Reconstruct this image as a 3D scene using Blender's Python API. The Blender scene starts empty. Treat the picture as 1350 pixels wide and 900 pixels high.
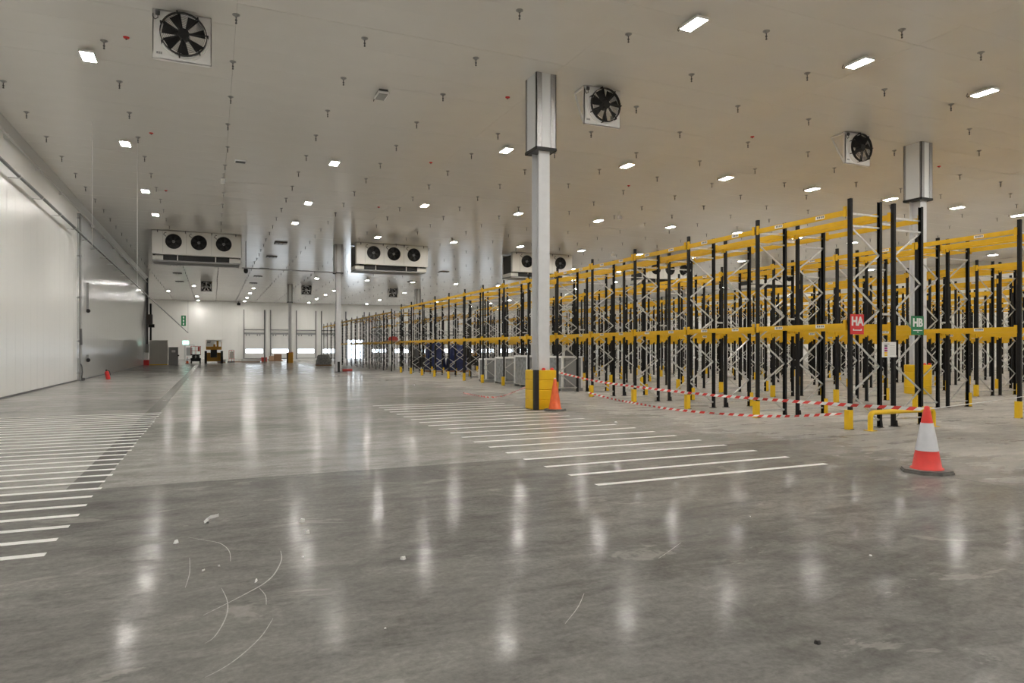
import bpy, math, random
from mathutils import Vector, Matrix
random.seed(7)
SC = bpy.context.scene
COL = SC.collection

# ------------------------------------------------------------------ camera, world, exposure
CAM_H, FPX, CX, HY = 1.7, 900.0, 675.0, 459.5
YAW = math.atan((CX - 280) / FPX)
SA, CA = math.sin(YAW), math.cos(YAW)
cam_d = bpy.data.cameras.new('camera')
cam_d.sensor_width = 36.0
cam_d.lens = 24.0
cam_d.shift_y = (HY - 450.0) / 1350.0
cam_d.clip_start, cam_d.clip_end = 0.05, 400
cam = bpy.data.objects.new('camera', cam_d)
cam.location = (0, 0, CAM_H)
cam.rotation_euler = (math.pi / 2, 0, -YAW)
COL.objects.link(cam)
SC.camera = cam

w = bpy.data.worlds.new('world')
SC.world = w
w.use_nodes = True
w.node_tree.nodes['Background'].inputs[0].default_value = (0.75, 0.85, 1.0, 1)
w.node_tree.nodes['Background'].inputs[1].default_value = 0.5
vs = SC.view_settings
vs.view_transform = 'Standard'
vs.look = 'None'
vs.gamma = 1
vs.use_curve_mapping = False
vs.exposure = 0.0
SC.cycles.diffuse_bounces = 6
SC.cycles.glossy_bounces = 4
SC.cycles.max_bounces = 8
LAMP_STRENGTH = 262.0
DAY_STRENGTH = 6.0
HC = 9.4                       # ceiling height


def ray(u, v):
    x = (u - CX) / FPX
    return (SA + x * CA, CA - x * SA, -(v - HY) / FPX)


def atz(u, v, z):
    d = ray(u, v)
    t = (z - CAM_H) / d[2]
    return Vector((d[0] * t, d[1] * t, z))


def aty(u, v, y):
    d = ray(u, v)
    t = y / d[1]
    return Vector((d[0] * t, y, CAM_H + d[2] * t))


def in_view(x, y, z, m=0):
    dep = x * SA + y * CA
    if dep < 0.5:
        return False
    u = CX + FPX * (x * CA - y * SA) / dep
    v = HY - FPX * (z - CAM_H) / dep
    return -m < u < 1350 + m and -m < v < 900 + m


# ------------------------------------------------------------------ materials
MATS = {}


def mat(name, col, rough=0.5, metal=0.0, spec=0.5, noise=0.0, nscale=6.0, emit=0.0, bump=0.0, bscale=60.0, stretch=None, rvar=0.0, coat=0.0):
    if name in MATS:
        return MATS[name]
    m = bpy.data.materials.new(name)
    m.use_nodes = True
    nt = m.node_tree
    b = nt.nodes['Principled BSDF']
    b.inputs['Base Color'].default_value = (*col, 1)
    b.inputs['Roughness'].default_value = rough
    b.inputs['Metallic'].default_value = metal
    b.inputs['Specular IOR Level'].default_value = spec
    b.inputs['Coat Weight'].default_value = coat
    if emit > 0:
        b.inputs['Emission Color'].default_value = (*col, 1)
        b.inputs['Emission Strength'].default_value = emit
    if noise > 0 or bump > 0 or rvar > 0:
        tc = nt.nodes.new('ShaderNodeTexCoord')
        mp = nt.nodes.new('ShaderNodeMapping')
        nt.links.new(tc.outputs['Object'], mp.inputs[0])
        if stretch:
            mp.inputs['Scale'].default_value = stretch
        n = nt.nodes.new('ShaderNodeTexNoise')
        n.inputs['Scale'].default_value = nscale
        n.inputs['Detail'].default_value = 4
        nt.links.new(mp.outputs[0], n.inputs['Vector'])
        if noise > 0:
            r = nt.nodes.new('ShaderNodeMapRange')
            r.inputs[1].default_value, r.inputs[2].default_value = 0.3, 0.7
            r.inputs[3].default_value, r.inputs[4].default_value = 1 - noise, 1 + noise
            nt.links.new(n.outputs['Fac'], r.inputs[0])
            mx = nt.nodes.new('ShaderNodeVectorMath')
            mx.operation = 'SCALE'
            mx.inputs[0].default_value = col
            nt.links.new(r.outputs[0], mx.inputs['Scale'])
            nt.links.new(mx.outputs[0], b.inputs['Base Color'])
        if rvar > 0:
            r2 = nt.nodes.new('ShaderNodeMapRange')
            r2.inputs[1].default_value, r2.inputs[2].default_value = 0.3, 0.7
            r2.inputs[3].default_value, r2.inputs[4].default_value = max(0.03, rough - rvar), rough + rvar
            nt.links.new(n.outputs['Fac'], r2.inputs[0])
            nt.links.new(r2.outputs[0], b.inputs['Roughness'])
        if bump > 0:
            n2 = nt.nodes.new('ShaderNodeTexNoise')
            n2.inputs['Scale'].default_value = bscale
            nt.links.new(mp.outputs[0], n2.inputs['Vector'])
            bp = nt.nodes.new('ShaderNodeBump')
            bp.inputs['Strength'].default_value = bump
            bp.inputs['Distance'].default_value = 0.01
            nt.links.new(n2.outputs['Fac'], bp.inputs['Height'])
            nt.links.new(bp.outputs[0], b.inputs['Normal'])
    MATS[name] = m
    return m


def floor_material():
    m = bpy.data.materials.new('polished_concrete')
    m.use_nodes = True
    nt = m.node_tree
    L = nt.links.new
    b = nt.nodes['Principled BSDF']

    def N(t, **k):
        n = nt.nodes.new(t)
        for a, v in k.items():
            setattr(n, a, v)
        return n

    geo = N('ShaderNodeNewGeometry')
    sep = N('ShaderNodeSeparateXYZ')
    L(geo.outputs['Position'], sep.inputs[0])

    def noise(scale, stretch=(1, 1, 1), detail=5, rough=0.55, dist=0.0):
        mp = N('ShaderNodeMapping')
        mp.inputs['Scale'].default_value = stretch
        L(geo.outputs['Position'], mp.inputs[0])
        n = N('ShaderNodeTexNoise')
        n.inputs['Scale'].default_value = scale
        n.inputs['Detail'].default_value = detail
        n.inputs['Roughness'].default_value = rough
        n.inputs['Distortion'].default_value = dist
        L(mp.outputs[0], n.inputs['Vector'])
        return n.outputs['Fac']

    def rng(x, a, c, d, e, smooth=False):
        r = N('ShaderNodeMapRange')
        if smooth:
            r.interpolation_type = 'SMOOTHSTEP'
        r.inputs[1].default_value, r.inputs[2].default_value = a, c
        r.inputs[3].default_value, r.inputs[4].default_value = d, e
        L(x, r.inputs[0])
        return r.outputs[0]

    def math_(op, a, c):
        n = N('ShaderNodeMath', operation=op)
        for i, q in enumerate((a, c)):
            if isinstance(q, (int, float)):
                n.inputs[i].default_value = q
            else:
                L(q, n.inputs[i])
        return n.outputs[0]

    def mix(f, a, c):
        n = N('ShaderNodeMix', data_type='RGBA')
        if isinstance(f, float):
            n.inputs[0].default_value = f
        else:
            L(f, n.inputs[0])
        for i, q in ((6, a), (7, c)):
            if isinstance(q, tuple):
                n.inputs[i].default_value = (*q, 1)
            else:
                L(q, n.inputs[i])
        return n.outputs[2]

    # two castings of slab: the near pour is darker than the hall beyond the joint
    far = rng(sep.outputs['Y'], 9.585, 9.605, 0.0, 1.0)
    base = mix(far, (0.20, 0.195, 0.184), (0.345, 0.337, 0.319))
    # clouding, trowel streaks, pale blotches, fine grain
    cloud = rng(noise(0.35, (0.7, 1, 1), 6, 0.6, 0.6), 0.3, 0.7, 0.72, 1.22)
    streak = rng(noise(1.2, (0.45, 1.9, 1), 7, 0.7, 0.5), 0.3, 0.7, 0.76, 1.22)
    mott = rng(noise(3.4, (0.8, 1.4, 1), 8, 0.72, 0.9), 0.3, 0.7, 0.76, 1.24)
    grain = rng(noise(22, (1, 1, 1), 6, 0.75), 0.3, 0.7, 0.80, 1.20)
    mul = math_('MULTIPLY', math_('MULTIPLY', math_('MULTIPLY', cloud, streak), mott), grain)
    # trodden dust along the racks and in the striped bay by the wall
    dust = rng(math_('ADD', sep.outputs['X'], rng(noise(0.5, (1, 1, 1), 5, 0.6), 0.2, 0.8, -1.4, 1.4)), 8.2, 11.2, 0.0, 0.75, True)
    dust = math_('MULTIPLY', dust, rng(noise(1.6, (0.5, 1.8, 1), 6, 0.65), 0.3, 0.65, 0.45, 1.0))
    base = mix(dust, base, (0.45, 0.43, 0.40))
    sc = N('ShaderNodeVectorMath', operation='SCALE')
    L(base, sc.inputs[0])
    L(mul, sc.inputs['Scale'])
    blot = rng(noise(1.35, (0.7, 1.25, 1), 7, 0.62, 0.7), 0.615, 0.65, 0.0, 0.36, True)
    c2 = mix(blot, sc.outputs[0], (0.40, 0.385, 0.36))
    L(c2, b.inputs['Base Color'])
    rgh = rng(noise(1.1, (0.7, 1.6, 1), 6, 0.65, 0.5), 0.3, 0.7, 0.10, 0.21)
    rgh2 = math_('ADD', math_('ADD', rgh, math_('MULTIPLY', blot, 0.2)), math_('MULTIPLY', dust, 0.28))
    L(rgh2, b.inputs['Roughness'])
    L(rng(noise(2.2, (0.7, 1.3, 1), 6, 0.7), 0.3, 0.7, 0.0, 0.03), b.inputs['Specular IOR Level'])
    bp = N('ShaderNodeBump')
    bp.inputs['Strength'].default_value = 0.05
    bp.inputs['Distance'].default_value = 0.01
    L(noise(9, (1, 1, 1), 5, 0.6), bp.inputs['Height'])
    L(bp.outputs[0], b.inputs['Normal'])
    return m


def ribbed(name, col, rough, axis, per_m, strength, spec=0.5):
    m = mat(name, col, rough, spec=spec)
    nt = m.node_tree
    b = nt.nodes['Principled BSDF']
    geo = nt.nodes.new('ShaderNodeNewGeometry')
    wv = nt.nodes.new('ShaderNodeTexWave')
    wv.bands_direction = axis
    wv.inputs['Scale'].default_value = per_m * 2 * math.pi / 20.0
    nt.links.new(geo.outputs['Position'], wv.inputs['Vector'])
    bp = nt.nodes.new('ShaderNodeBump')
    bp.inputs['Strength'].default_value = strength
    bp.inputs['Distance'].default_value = 0.003
    nt.links.new(wv.outputs['Fac'], bp.inputs['Height'])
    nt.links.new(bp.outputs[0], b.inputs['Normal'])
    return m


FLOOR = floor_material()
CEIL = mat('ceiling_panel_white', (0.84, 0.825, 0.79), 0.17, spec=0.6, noise=0.03, nscale=0.5)
CEIL_BACK = mat('ceiling_core_grey', (0.3, 0.3, 0.3), 0.8)
WALLW = ribbed('wall_panel_white', (0.84, 0.84, 0.82), 0.28, 'Y', 6.0, 1.0)
WALLG = ribbed('wall_panel_steel', (0.50, 0.505, 0.50), 0.16, 'Y', 6.0, 0.35)
WALLF = ribbed('wall_panel_far', (0.85, 0.84, 0.81), 0.35, 'X', 4.0, 0.4)
TRIM = mat('trim_grey', (0.62, 0.62, 0.61), 0.35)
PAINT = mat('line_paint_white', (0.86, 0.86, 0.84), 0.4, noise=0.06, nscale=9)
JOINT = mat('joint_filler', (0.10, 0.098, 0.092), 0.6)
BAND = mat('slab_edge_band', (0.17, 0.165, 0.157), 0.22, spec=0.1, noise=0.2, nscale=2)
BLACK = mat('black_powder_coat', (0.012, 0.012, 0.013), 0.4, spec=0.25, noise=0.15, nscale=9)
YEL = mat('beam_yellow', (0.78, 0.46, 0.012), 0.42, noise=0.06, nscale=3)
YELG = mat('guard_yellow', (0.86, 0.55, 0.015), 0.35, noise=0.05, nscale=3)
ZINC = mat('galvanised', (0.66, 0.66, 0.65), 0.3, metal=0.9, noise=0.12, nscale=14)
STEEL = mat('dark_zinc', (0.34, 0.34, 0.34), 0.4, metal=0.6)
WHITE = mat('white_enamel', (0.92, 0.92, 0.91), 0.32)
CREAM = mat('cooler_casing', (0.80, 0.79, 0.75), 0.35)
RUB = mat('black_rubber', (0.02, 0.02, 0.02), 0.7)
FANB = mat('fan_black', (0.012, 0.012, 0.013), 0.5)
DKGREY = mat('dark_grey', (0.11, 0.11, 0.115), 0.5)
MIDGREY = mat('mid_grey', (0.33, 0.335, 0.335), 0.5)
CABGREY = mat('cabinet_grey', (0.56, 0.55, 0.51), 0.45)
COLG = mat('column_grey', (0.68, 0.69, 0.71), 0.4, noise=0.03)
CLADW = mat('cladding_white', (0.78, 0.80, 0.82), 0.4)
CLADT = mat('cladding_trim', (0.34, 0.34, 0.34), 0.38, metal=0.7, bump=0.4, bscale=60, noise=0.1, nscale=30)
RED = mat('sign_red', (0.74, 0.035, 0.035), 0.4)
GREEN = mat('sign_green', (0.012, 0.20, 0.075), 0.4)
CONER = mat('cone_red', (0.80, 0.045, 0.035), 0.42, noise=0.08, nscale=8)
CONEO = mat('cone_orange', (0.80, 0.13, 0.03), 0.5, noise=0.12, nscale=8)
CONEW = mat('cone_white', (0.74, 0.75, 0.80), 0.3, noise=0.04, nscale=10)
CONEB = mat('cone_base', (0.16, 0.155, 0.145), 0.75, noise=0.25, nscale=12)
TAPER = mat('tape_red', (0.78, 0.06, 0.05), 0.4)
TAPEW = mat('tape_white', (0.86, 0.86, 0.85), 0.4)
LAMPE = mat('lamp_diffuser', (1.0, 0.965, 0.90), 0.4, emit=LAMP_STRENGTH)
DAY = mat('daylight_pane', (0.80, 0.90, 1.0), 0.1, emit=DAY_STRENGTH)
DOORM = mat('dock_door_panel', (0.80, 0.79, 0.77), 0.38)
TRACK = mat('door_track', (0.20, 0.20, 0.20), 0.5, metal=0.3)
WRAP = mat('stretch_wrap', (0.30, 0.31, 0.315), 0.22, noise=0.3, nscale=7, bump=0.8, bscale=12)
BLUE = mat('blue_plastic', (0.008, 0.018, 0.085), 0.4, noise=0.3, nscale=5, bump=0.4, bscale=10)
PIPED = mat('pipe_grey', (0.20, 0.20, 0.20), 0.35, metal=0.4)
FANG = mat('fan_charcoal', (0.035, 0.035, 0.037), 0.5)
ORANGE = mat('machine_orange', (0.55, 0.27, 0.02), 0.45)
REDM = mat('machine_red', (0.45, 0.05, 0.04), 0.45)
BROWN = mat('brown_card', (0.33, 0.19, 0.11), 0.8)
PAPER = mat('paper_white', (0.85, 0.85, 0.84), 0.6)
MAG = mat('print_magenta', (0.35, 0.03, 0.2), 0.5)
GREENLIT = mat('green_lit', (0.45, 1.0, 0.85), 0.4, emit=2.2)


# ------------------------------------------------------------------ mesh builder
class MB:
    def __init__(s):
        s.v, s.f, s.m, s.mats, s.sm = [], [], [], [], []

    def mi(s, m):
        if m not in s.mats:
            s.mats.append(m)
        return s.mats.index(m)

    def add(s, vs, fs, m, smooth=False):
        o = len(s.v)
        s.v += [tuple(x) for x in vs]
        k = s.mi(m)
        for f in fs:
            s.f.append(tuple(i + o for i in f))
            s.m.append(k)
            s.sm.append(smooth)
        return s

    def box(s, x0, x1, y0, y1, z0, z1, m):
        vs = [(x0, y0, z0), (x1, y0, z0), (x1, y1, z0), (x0, y1, z0), (x0, y0, z1), (x1, y0, z1), (x1, y1, z1), (x0, y1, z1)]
        return s.add(vs, [(0, 3, 2, 1), (4, 5, 6, 7), (0, 1, 5, 4), (1, 2, 6, 5), (2, 3, 7, 6), (3, 0, 4, 7)], m)

    def cbox(s, c, d, m):
        return s.box(c[0] - d[0] / 2, c[0] + d[0] / 2, c[1] - d[1] / 2, c[1] + d[1] / 2, c[2] - d[2] / 2, c[2] + d[2] / 2, m)

    def bar(s, p, q, a, b, m, up=(0, 0, 1)):
        p, q = Vector(p), Vector(q)
        d = (q - p).normalized()
        u = Vector(up)
        if abs(d.dot(u)) > 0.97:
            u = Vector((0, 1, 0))
        x = d.cross(u).normalized()
        z = x.cross(d)
        vs = []
        for e in (p, q):
            for i, j in ((-1, -1), (1, -1), (1, 1), (-1, 1)):
                vs.append(e + x * (i * a / 2) + z * (j * b / 2))
        return s.add(vs, [(0, 1, 2, 3), (7, 6, 5, 4), (0, 4, 5, 1), (1, 5, 6, 2), (2, 6, 7, 3), (3, 7, 4, 0)], m)

    def tube(s, pts, r, m, n=10, caps=True):
        pts = [Vector(p) for p in pts]
        rings = []
        x = None
        for i, p in enumerate(pts):
            d = ((pts[min(i + 1, len(pts) - 1)] - p).normalized() + (p - pts[max(i - 1, 0)]).normalized()).normalized()
            if x is None:
                u = Vector((0, 0, 1)) if abs(d.z) < 0.9 else Vector((0, 1, 0))
                x = d.cross(u).normalized()
            else:
                x = (x - d * x.dot(d)).normalized()
            y = d.cross(x)
            rr = r[i] if isinstance(r, (list, tuple)) else r
            rings.append([p + (x * math.cos(2 * math.pi * k / n) + y * math.sin(2 * math.pi * k / n)) * rr for k in range(n)])
        vs = [q for g in rings for q in g]
        fs = []
        for i in range(len(rings) - 1):
            for k in range(n):
                fs.append((i * n + k, i * n + (k + 1) % n, (i + 1) * n + (k + 1) % n, (i + 1) * n + k))
        s.add(vs, fs, m, True)
        if caps:
            s.add(rings[0], [tuple(reversed(range(n)))], m)
            s.add(rings[-1], [tuple(range(n))], m)
        return s

    def lathe(s, prof, m, c=(0, 0, 0), n=20, smooth=True, cap=True):
        vs, fs = [], []
        for r, z in prof:
            for k in range(n):
                a = 2 * math.pi * k / n
                vs.append((c[0] + r * math.cos(a), c[1] + r * math.sin(a), c[2] + z))
        for i in range(len(prof) - 1):
            for k in range(n):
                fs.append((i * n + k, i * n + (k + 1) % n, (i + 1) * n + (k + 1) % n, (i + 1) * n + k))
        s.add(vs, fs, m, smooth)
        if cap:
            s.add(vs[:n], [tuple(reversed(range(n)))], m)
            s.add(vs[-n:], [tuple(range(n))], m)
        return s

    def prism(s, poly, z0, z1, m):
        n = len(poly)
        vs = [(x, y, z0) for x, y in poly] + [(x, y, z1) for x, y in poly]
        fs = [tuple(reversed(range(n))), tuple(range(n, 2 * n))] + [(i, (i + 1) % n, n + (i + 1) % n, n + i) for i in range(n)]
        return s.add(vs, fs, m)

    def ringy(s, c, r0, r1, y0, y1, m, n=24):
        """annulus about the Y axis between y0 and y1"""
        vs, fs = [], []
        for rr, yy in ((r0, y0), (r1, y0), (r1, y1), (r0, y1)):
            for k in range(n):
                a = 2 * math.pi * k / n
                vs.append((c[0] + rr * math.cos(a), c[1] + yy, c[2] + rr * math.sin(a)))
        for i in range(4):
            for k in range(n):
                fs.append((i * n + k, i * n + (k + 1) % n, ((i + 1) % 4) * n + (k + 1) % n, ((i + 1) % 4) * n + k))
        return s.add(vs, fs, m)

    def disky(s, c, r, y0, y1, m, n=24):
        vs = []
        for yy in (y0, y1):
            vs += [(c[0] + r * math.cos(2 * math.pi * k / n), c[1] + yy, c[2] + r * math.sin(2 * math.pi * k / n)) for k in range(n)]
        fs = [tuple(range(n)), tuple(reversed(range(n, 2 * n)))] + [(i, n + i, n + (i + 1) % n, (i + 1) % n) for i in range(n)]
        return s.add(vs, fs, m)

    def mesh(s, name):
        me = bpy.data.meshes.new(name)
        me.from_pydata(s.v, [], s.f)
        for m in s.mats:
            me.materials.append(m)
        me.polygons.foreach_set('material_index', s.m)
        me.polygons.foreach_set('use_smooth', s.sm)
        me.update()
        return me

    def obj(s, name, parent=None, loc=None):
        return ob(name, s.mesh(name), parent, loc)


def ob(name, me, parent=None, loc=None, rot=None):
    o = bpy.data.objects.new(name, me)
    if loc is not None:
        o.location = loc
    if rot is not None:
        o.rotation_euler = rot
    if parent is not None:
        o.parent = parent
    COL.objects.link(o)
    return o


def tag(o, label, cat=None, group=None, kind=None):
    o['label'] = label
    if cat:
        o['category'] = cat
    if group:
        o['group'] = group
    if kind:
        o['kind'] = kind
    return o


def thing(name, label, cat, loc=(0, 0, 0), group=None, rot=None):
    o = ob(name, None, None, loc, rot)
    o.empty_display_size = 0.2
    return tag(o, label, cat, group)


def copy_tree(o, parent=None):
    c = o.copy()
    COL.objects.link(c)
    c.parent = parent
    for ch in o.children:
        copy_tree(ch, c)
    return c


def text(name, body, size, m, parent, loc, rot, depth=0.003, bold=0.0):
    cu = bpy.data.curves.new(name, 'FONT')
    cu.body = body
    cu.size = size
    cu.align_x = 'CENTER'
    cu.align_y = 'CENTER'
    cu.extrude = depth
    cu.offset = bold
    cu.resolution_u = 3
    o = bpy.data.objects.new(name, cu)
    dg = bpy.context.evaluated_depsgraph_get()
    COL.objects.link(o)
    dg.update()
    me = bpy.data.meshes.new_from_object(o.evaluated_get(dg))
    bpy.data.objects.remove(o)
    me.materials.clear()
    me.materials.append(m)
    return ob(name, me, parent, loc, rot)


ORD = ['first', 'second', 'third', 'fourth', 'fifth', 'sixth', 'seventh', 'eighth', 'ninth', 'tenth', 'eleventh', 'twelfth', 'thirteenth', 'fourteenth', 'fifteenth', 'sixteenth', 'seventeenth', 'eighteenth', 'nineteenth', 'twentieth']

# ------------------------------------------------------------------ the hall
WX, YE, YF, XR, YB = -6.55, 84.0, 120.5, 62.0, -14.0
XREC = -13.0

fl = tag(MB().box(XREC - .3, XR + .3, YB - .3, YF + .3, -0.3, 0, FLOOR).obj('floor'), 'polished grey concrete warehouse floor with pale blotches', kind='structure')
for i in range(29):                                   # left block of painted bars
    y = 6.72 + 0.485 * i
    MB().box(-4.9 + random.uniform(-.03, .03), -1.25 + random.uniform(-.02, .02), y - .052, y + .052, 0.0, 0.002, PAINT).obj('stripe', fl)
for i in range(19):                                   # right block of painted bars
    y = 7.38 + 0.715 * i
    MB().box(4.38 + random.uniform(-.02, .02), 8.3 + random.uniform(-.03, .03), y - .05, y + .05, 0.0, 0.002, PAINT).obj('stripe', fl)
MB().box(-1.62, -1.28, 9.6, 82, 0, 0.0008, BAND).obj('slab_edge', fl)
for a in ((-1.3, 12, 9.59, 9.605), (-1.3, 62, 44.0, 44.02), (-6.5, 62, 78.0, 78.02)):
    MB().box(a[0], a[1], a[2], a[3], 0, 0.001, JOINT).obj('joint', fl)
for x in (-4.95, 8.95, 16.0):
    MB().box(x, x + .018, -10, 83, 0, 0.001, JOINT).obj('joint', fl)


def scuff(pts, wd, m=PAINT):
    P = [atz(u, v, 0.0) for u, v in pts]
    Q = []
    for i in range(len(P) - 1):                        # Catmull-Rom through the traced points
        p0, p1, p2, p3 = P[max(i - 1, 0)], P[i], P[i + 1], P[min(i + 2, len(P) - 1)]
        for k in range(6):
            t = k / 6
            Q.append(0.5 * ((2 * p1) + (p2 - p0) * t + (2 * p0 - 5 * p1 + 4 * p2 - p3) * t * t + (3 * p1 - p0 - 3 * p2 + p3) * t ** 3))
    Q.append(P[-1])
    b = MB()
    vs = []
    for i, p in enumerate(Q):
        d = (Q[min(i + 1, len(Q) - 1)] - Q[max(i - 1, 0)]).normalized()
        n = Vector((-d.y, d.x, 0)) * wd * (0.35 + 0.65 * math.sin(math.pi * (i + .6) / (len(Q) + .2)))
        vs += [p + n + Vector((0, 0, .0012)), p - n + Vector((0, 0, .0012))]
    b.add(vs, [(2 * i, 2 * i + 1, 2 * i + 3, 2 * i + 2) for i in range(len(Q) - 1)], m)
    return b.obj('scuff_mark', fl)


SCUFF = mat('scuff_pale', (0.37, 0.36, 0.34), 0.5, noise=0.35, nscale=30)
scuff([(370, 726), (371, 738), (362, 756), (348, 769), (325, 782), (300, 795), (268, 811)], .006, SCUFF)
scuff([(292, 775), (299, 790), (300, 805), (294, 822), (282, 840), (270, 848)], .004, SCUFF)
scuff([(360, 815), (345, 838), (320, 862), (295, 880), (270, 893)], .004, SCUFF)
scuff([(248, 708), (270, 712), (290, 716), (302, 726), (304, 740)], .004, SCUFF)
scuff([(250, 735), (250, 755), (244, 775)], .003, SCUFF)
scuff([(342, 775), (350, 785), (351, 797)], .003, SCUFF)
scuff([(770, 782), (762, 800), (745, 822)], .003, SCUFF)
scuff([(898, 715), (880, 728), (868, 736)], .003, SCUFF)

# ceiling: deck with separate insulated panels, each hung a hair out of level
ceil = tag(MB().box(XREC - .3, XR + .3, YB - .3, YF + .3, HC + 0.08, HC + 0.3, CEIL_BACK).obj('ceiling'), 'flat ceiling of glossy pale insulated panels', kind='structure')
xs = [XREC, WX + .0, 0.51, 8.78, 16.4, 24.4, 32.4, 40.4, 48.4, 56.4, XR]
PW = 1.17
ny = int((YF - YB) / PW) + 1
pan_mesh = {}
rest = MB()
n_ind = 0
for i in range(len(xs) - 1):
    x0, x1 = xs[i] + .002, xs[i + 1] - .002
    L_ = round(x1 - x0, 3)
    if L_ not in pan_mesh:
        pan_mesh[L_] = MB().box(0, L_, 0.003, PW - .003, 0, 0.075, CEIL).mesh('ceiling_panel')
    for j in range(ny):
        y0 = YB + j * PW
        tx, ty = random.gauss(0, .0011), random.gauss(0, .0002)
        vis = 1 <= i <= 5 and 9.0 < y0 < 73
        if vis and n_ind < 300:
            n_ind += 1
            o = ob('ceiling_panel', pan_mesh[L_], ceil, (x0, y0, HC + .002), (tx, ty, 0))
        else:
            vs = [(x0, y0 + .003, HC + .002), (x1, y0 + .003, HC + .002), (x1, y0 + PW - .003, HC + .002 + tx * PW), (x0, y0 + PW - .003, HC + .002 + tx * PW)]
            vs += [(a, b_, HC + .078) for a, b_, _ in vs]
            rest.add(vs, [(0, 3, 2, 1), (4, 5, 6, 7), (0, 1, 5, 4), (1, 2, 6, 5), (2, 3, 7, 6), (3, 0, 4, 7)], CEIL)
rest.obj('ceiling_panel_field', ceil)['kind'] = 'stuff'


def panel_wall(name, label, axis, fixed, a0, a1, z1, m, thick, width, inner, split=None, m2=None):
    """a wall core with separate upright panels standing on its inner face"""
    b = MB()
    s_ = 1 if inner > 0 else -1
    c0, c1 = sorted((fixed - s_ * thick, fixed - s_ * .03))
    if axis == 'Y':
        b.box(c0, c1, a0, a1, 0, z1, TRIM)
    else:
        b.box(a0, a1, c0, c1, 0, z1, TRIM)
    wl = tag(b.obj(name), label, kind='structure')
    n = max(1, round((a1 - a0) / width))
    pw = (a1 - a0) / n
    me = {}
    for k in range(n):
        p = a0 + k * pw
        mm = m2 if (split is not None and p + pw / 2 > split) else m
        if mm not in me:
            d0, d1 = sorted((-s_ * .03, 0.0))
            if axis == 'Y':
                me[mm] = MB().box(d0, d1, .004, pw - .004, 0.0, z1, mm).mesh('wall_panel')
            else:
                me[mm] = MB().box(.004, pw - .004, d0, d1, 0.0, z1, mm).mesh('wall_panel')
        ob('wall_panel', me[mm], wl, (fixed, p, 0) if axis == 'Y' else (p, fixed, 0))
    return wl


wall_left = panel_wall('wall_left', 'long white ribbed panel wall running beside the striped floor', 'Y', WX, YB, YE, HC, WALLW, 0.25, 1.13, 1, 42.3, WALLG)
wall_far = panel_wall('wall_far', 'white panel end wall with dock doors', 'X', YF, XREC, XR, HC, WALLF, 0.25, 1.2, -1)
tag(MB().box(XREC - .25, XREC, YE - .25, YF, 0, HC, WALLF).obj('wall_recess'), 'pale side wall of the recess past the steel wall', kind='structure')
tag(MB().box(XREC, WX - .25, YE - .25, YE, 0, HC, WALLF).obj('wall_return'), 'pale return wall closing the recess', kind='structure')
tag(MB().box(XR, XR + .25, YB, YF, 0, HC, WALLW).obj('wall_right'), 'white panel wall beyond the last rack', kind='structure')
tag(MB().box(XREC, XR, YB - .25, YB, 0, HC, WALLF).obj('wall_back'), 'white panel wall behind the camera', kind='structure')
# coving between left wall and ceiling, low kerb
cv = [(0, 0), (0.22, 0), (0.20, -.04), (0.05, -.19), (0.0, -.24)]
b = MB()
vs = [(WX + x, y, HC + z) for y in (YB, YE) for x, z in cv]
b.add(vs, [(0, 1, 2, 3, 4), (9, 8, 7, 6, 5)] + [(i, i + 5, (i + 1) % 5 + 5, (i + 1) % 5) for i in range(5)], TRIM)
tag(b.obj('trim_1'), 'grey coving along the top of the left wall', kind='structure')
tag(MB().box(WX, WX + .015, YB, YE, 0, .06, DKGREY).obj('baseboard_left'), 'dark sealant strip at the foot of the left wall', kind='structure')

# ------------------------------------------------------------------ dock doors in the end wall
DX0, DP, DW, DH = 4.80, 4.13, 3.10, 4.05


def dock_door(k):
    x0 = DX0 + DP * k
    r = thing('door_%d' % (k + 1), 'white dock door with lit window strip, %s from the left' % ORD[k], None, (x0, YF, 0))
    r['kind'] = 'structure'
    del_y = -.06
    sect = [(0.02, .92), (.94, 1.68), (1.70, 2.46), (2.48, 3.24), (3.26, DH)]
    for q, (z0, z1) in enumerate(sect):
        if q == 1:
            bb = MB()
            for (a, c) in ((.02, .22), (DW - .22, DW - .02)):
                bb.box(a, c, del_y, -.003, z0, z1, DOORM)
            bb.box(.22, DW - .22, del_y, -.003, z0, z0 + .05, DOORM)
            bb.box(.22, DW - .22, del_y, -.003, z1 - .05, z1, DOORM)
            s_ = bb.obj('door_section', r)
            for w0, w1 in ((.23, 1.20), (1.24, 1.86), (1.90, DW - .23)):
                MB().box(w0, w1, -.045, -.03, z0 + .05, z1 - .05, DAY).obj('window_pane', s_)
        else:
            MB().box(.02, DW - .02, del_y, -.003, z0, z1, DOORM).obj('door_section', r)
    for x in (-.08, DW + .02):
        MB().box(x - .05, x + .10, -.20, -.003, 0.0, 8.15, TRACK).obj('track', r)
    MB().box(-.1, DW + .1, -.12, -.005, DH + .02, DH + .32, MIDGREY).obj('lintel', r)
    MB().tube([(-.05, -.22, DH + .78), (DW + .05, -.22, DH + .78)], .07, TRACK, 8).obj('spring_shaft', r)
    b = MB()
    for x in (.35, .75, 2.0, 2.4):
        b.cbox((x, -.18, DH - .1), (.16, .18, .26), MIDGREY)
    b.obj('bumper', r)
    MB().box(.05, DW - .05, -.13, -.06, .03, .12, RUB).obj('bottom_seal', r)
    return r


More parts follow.
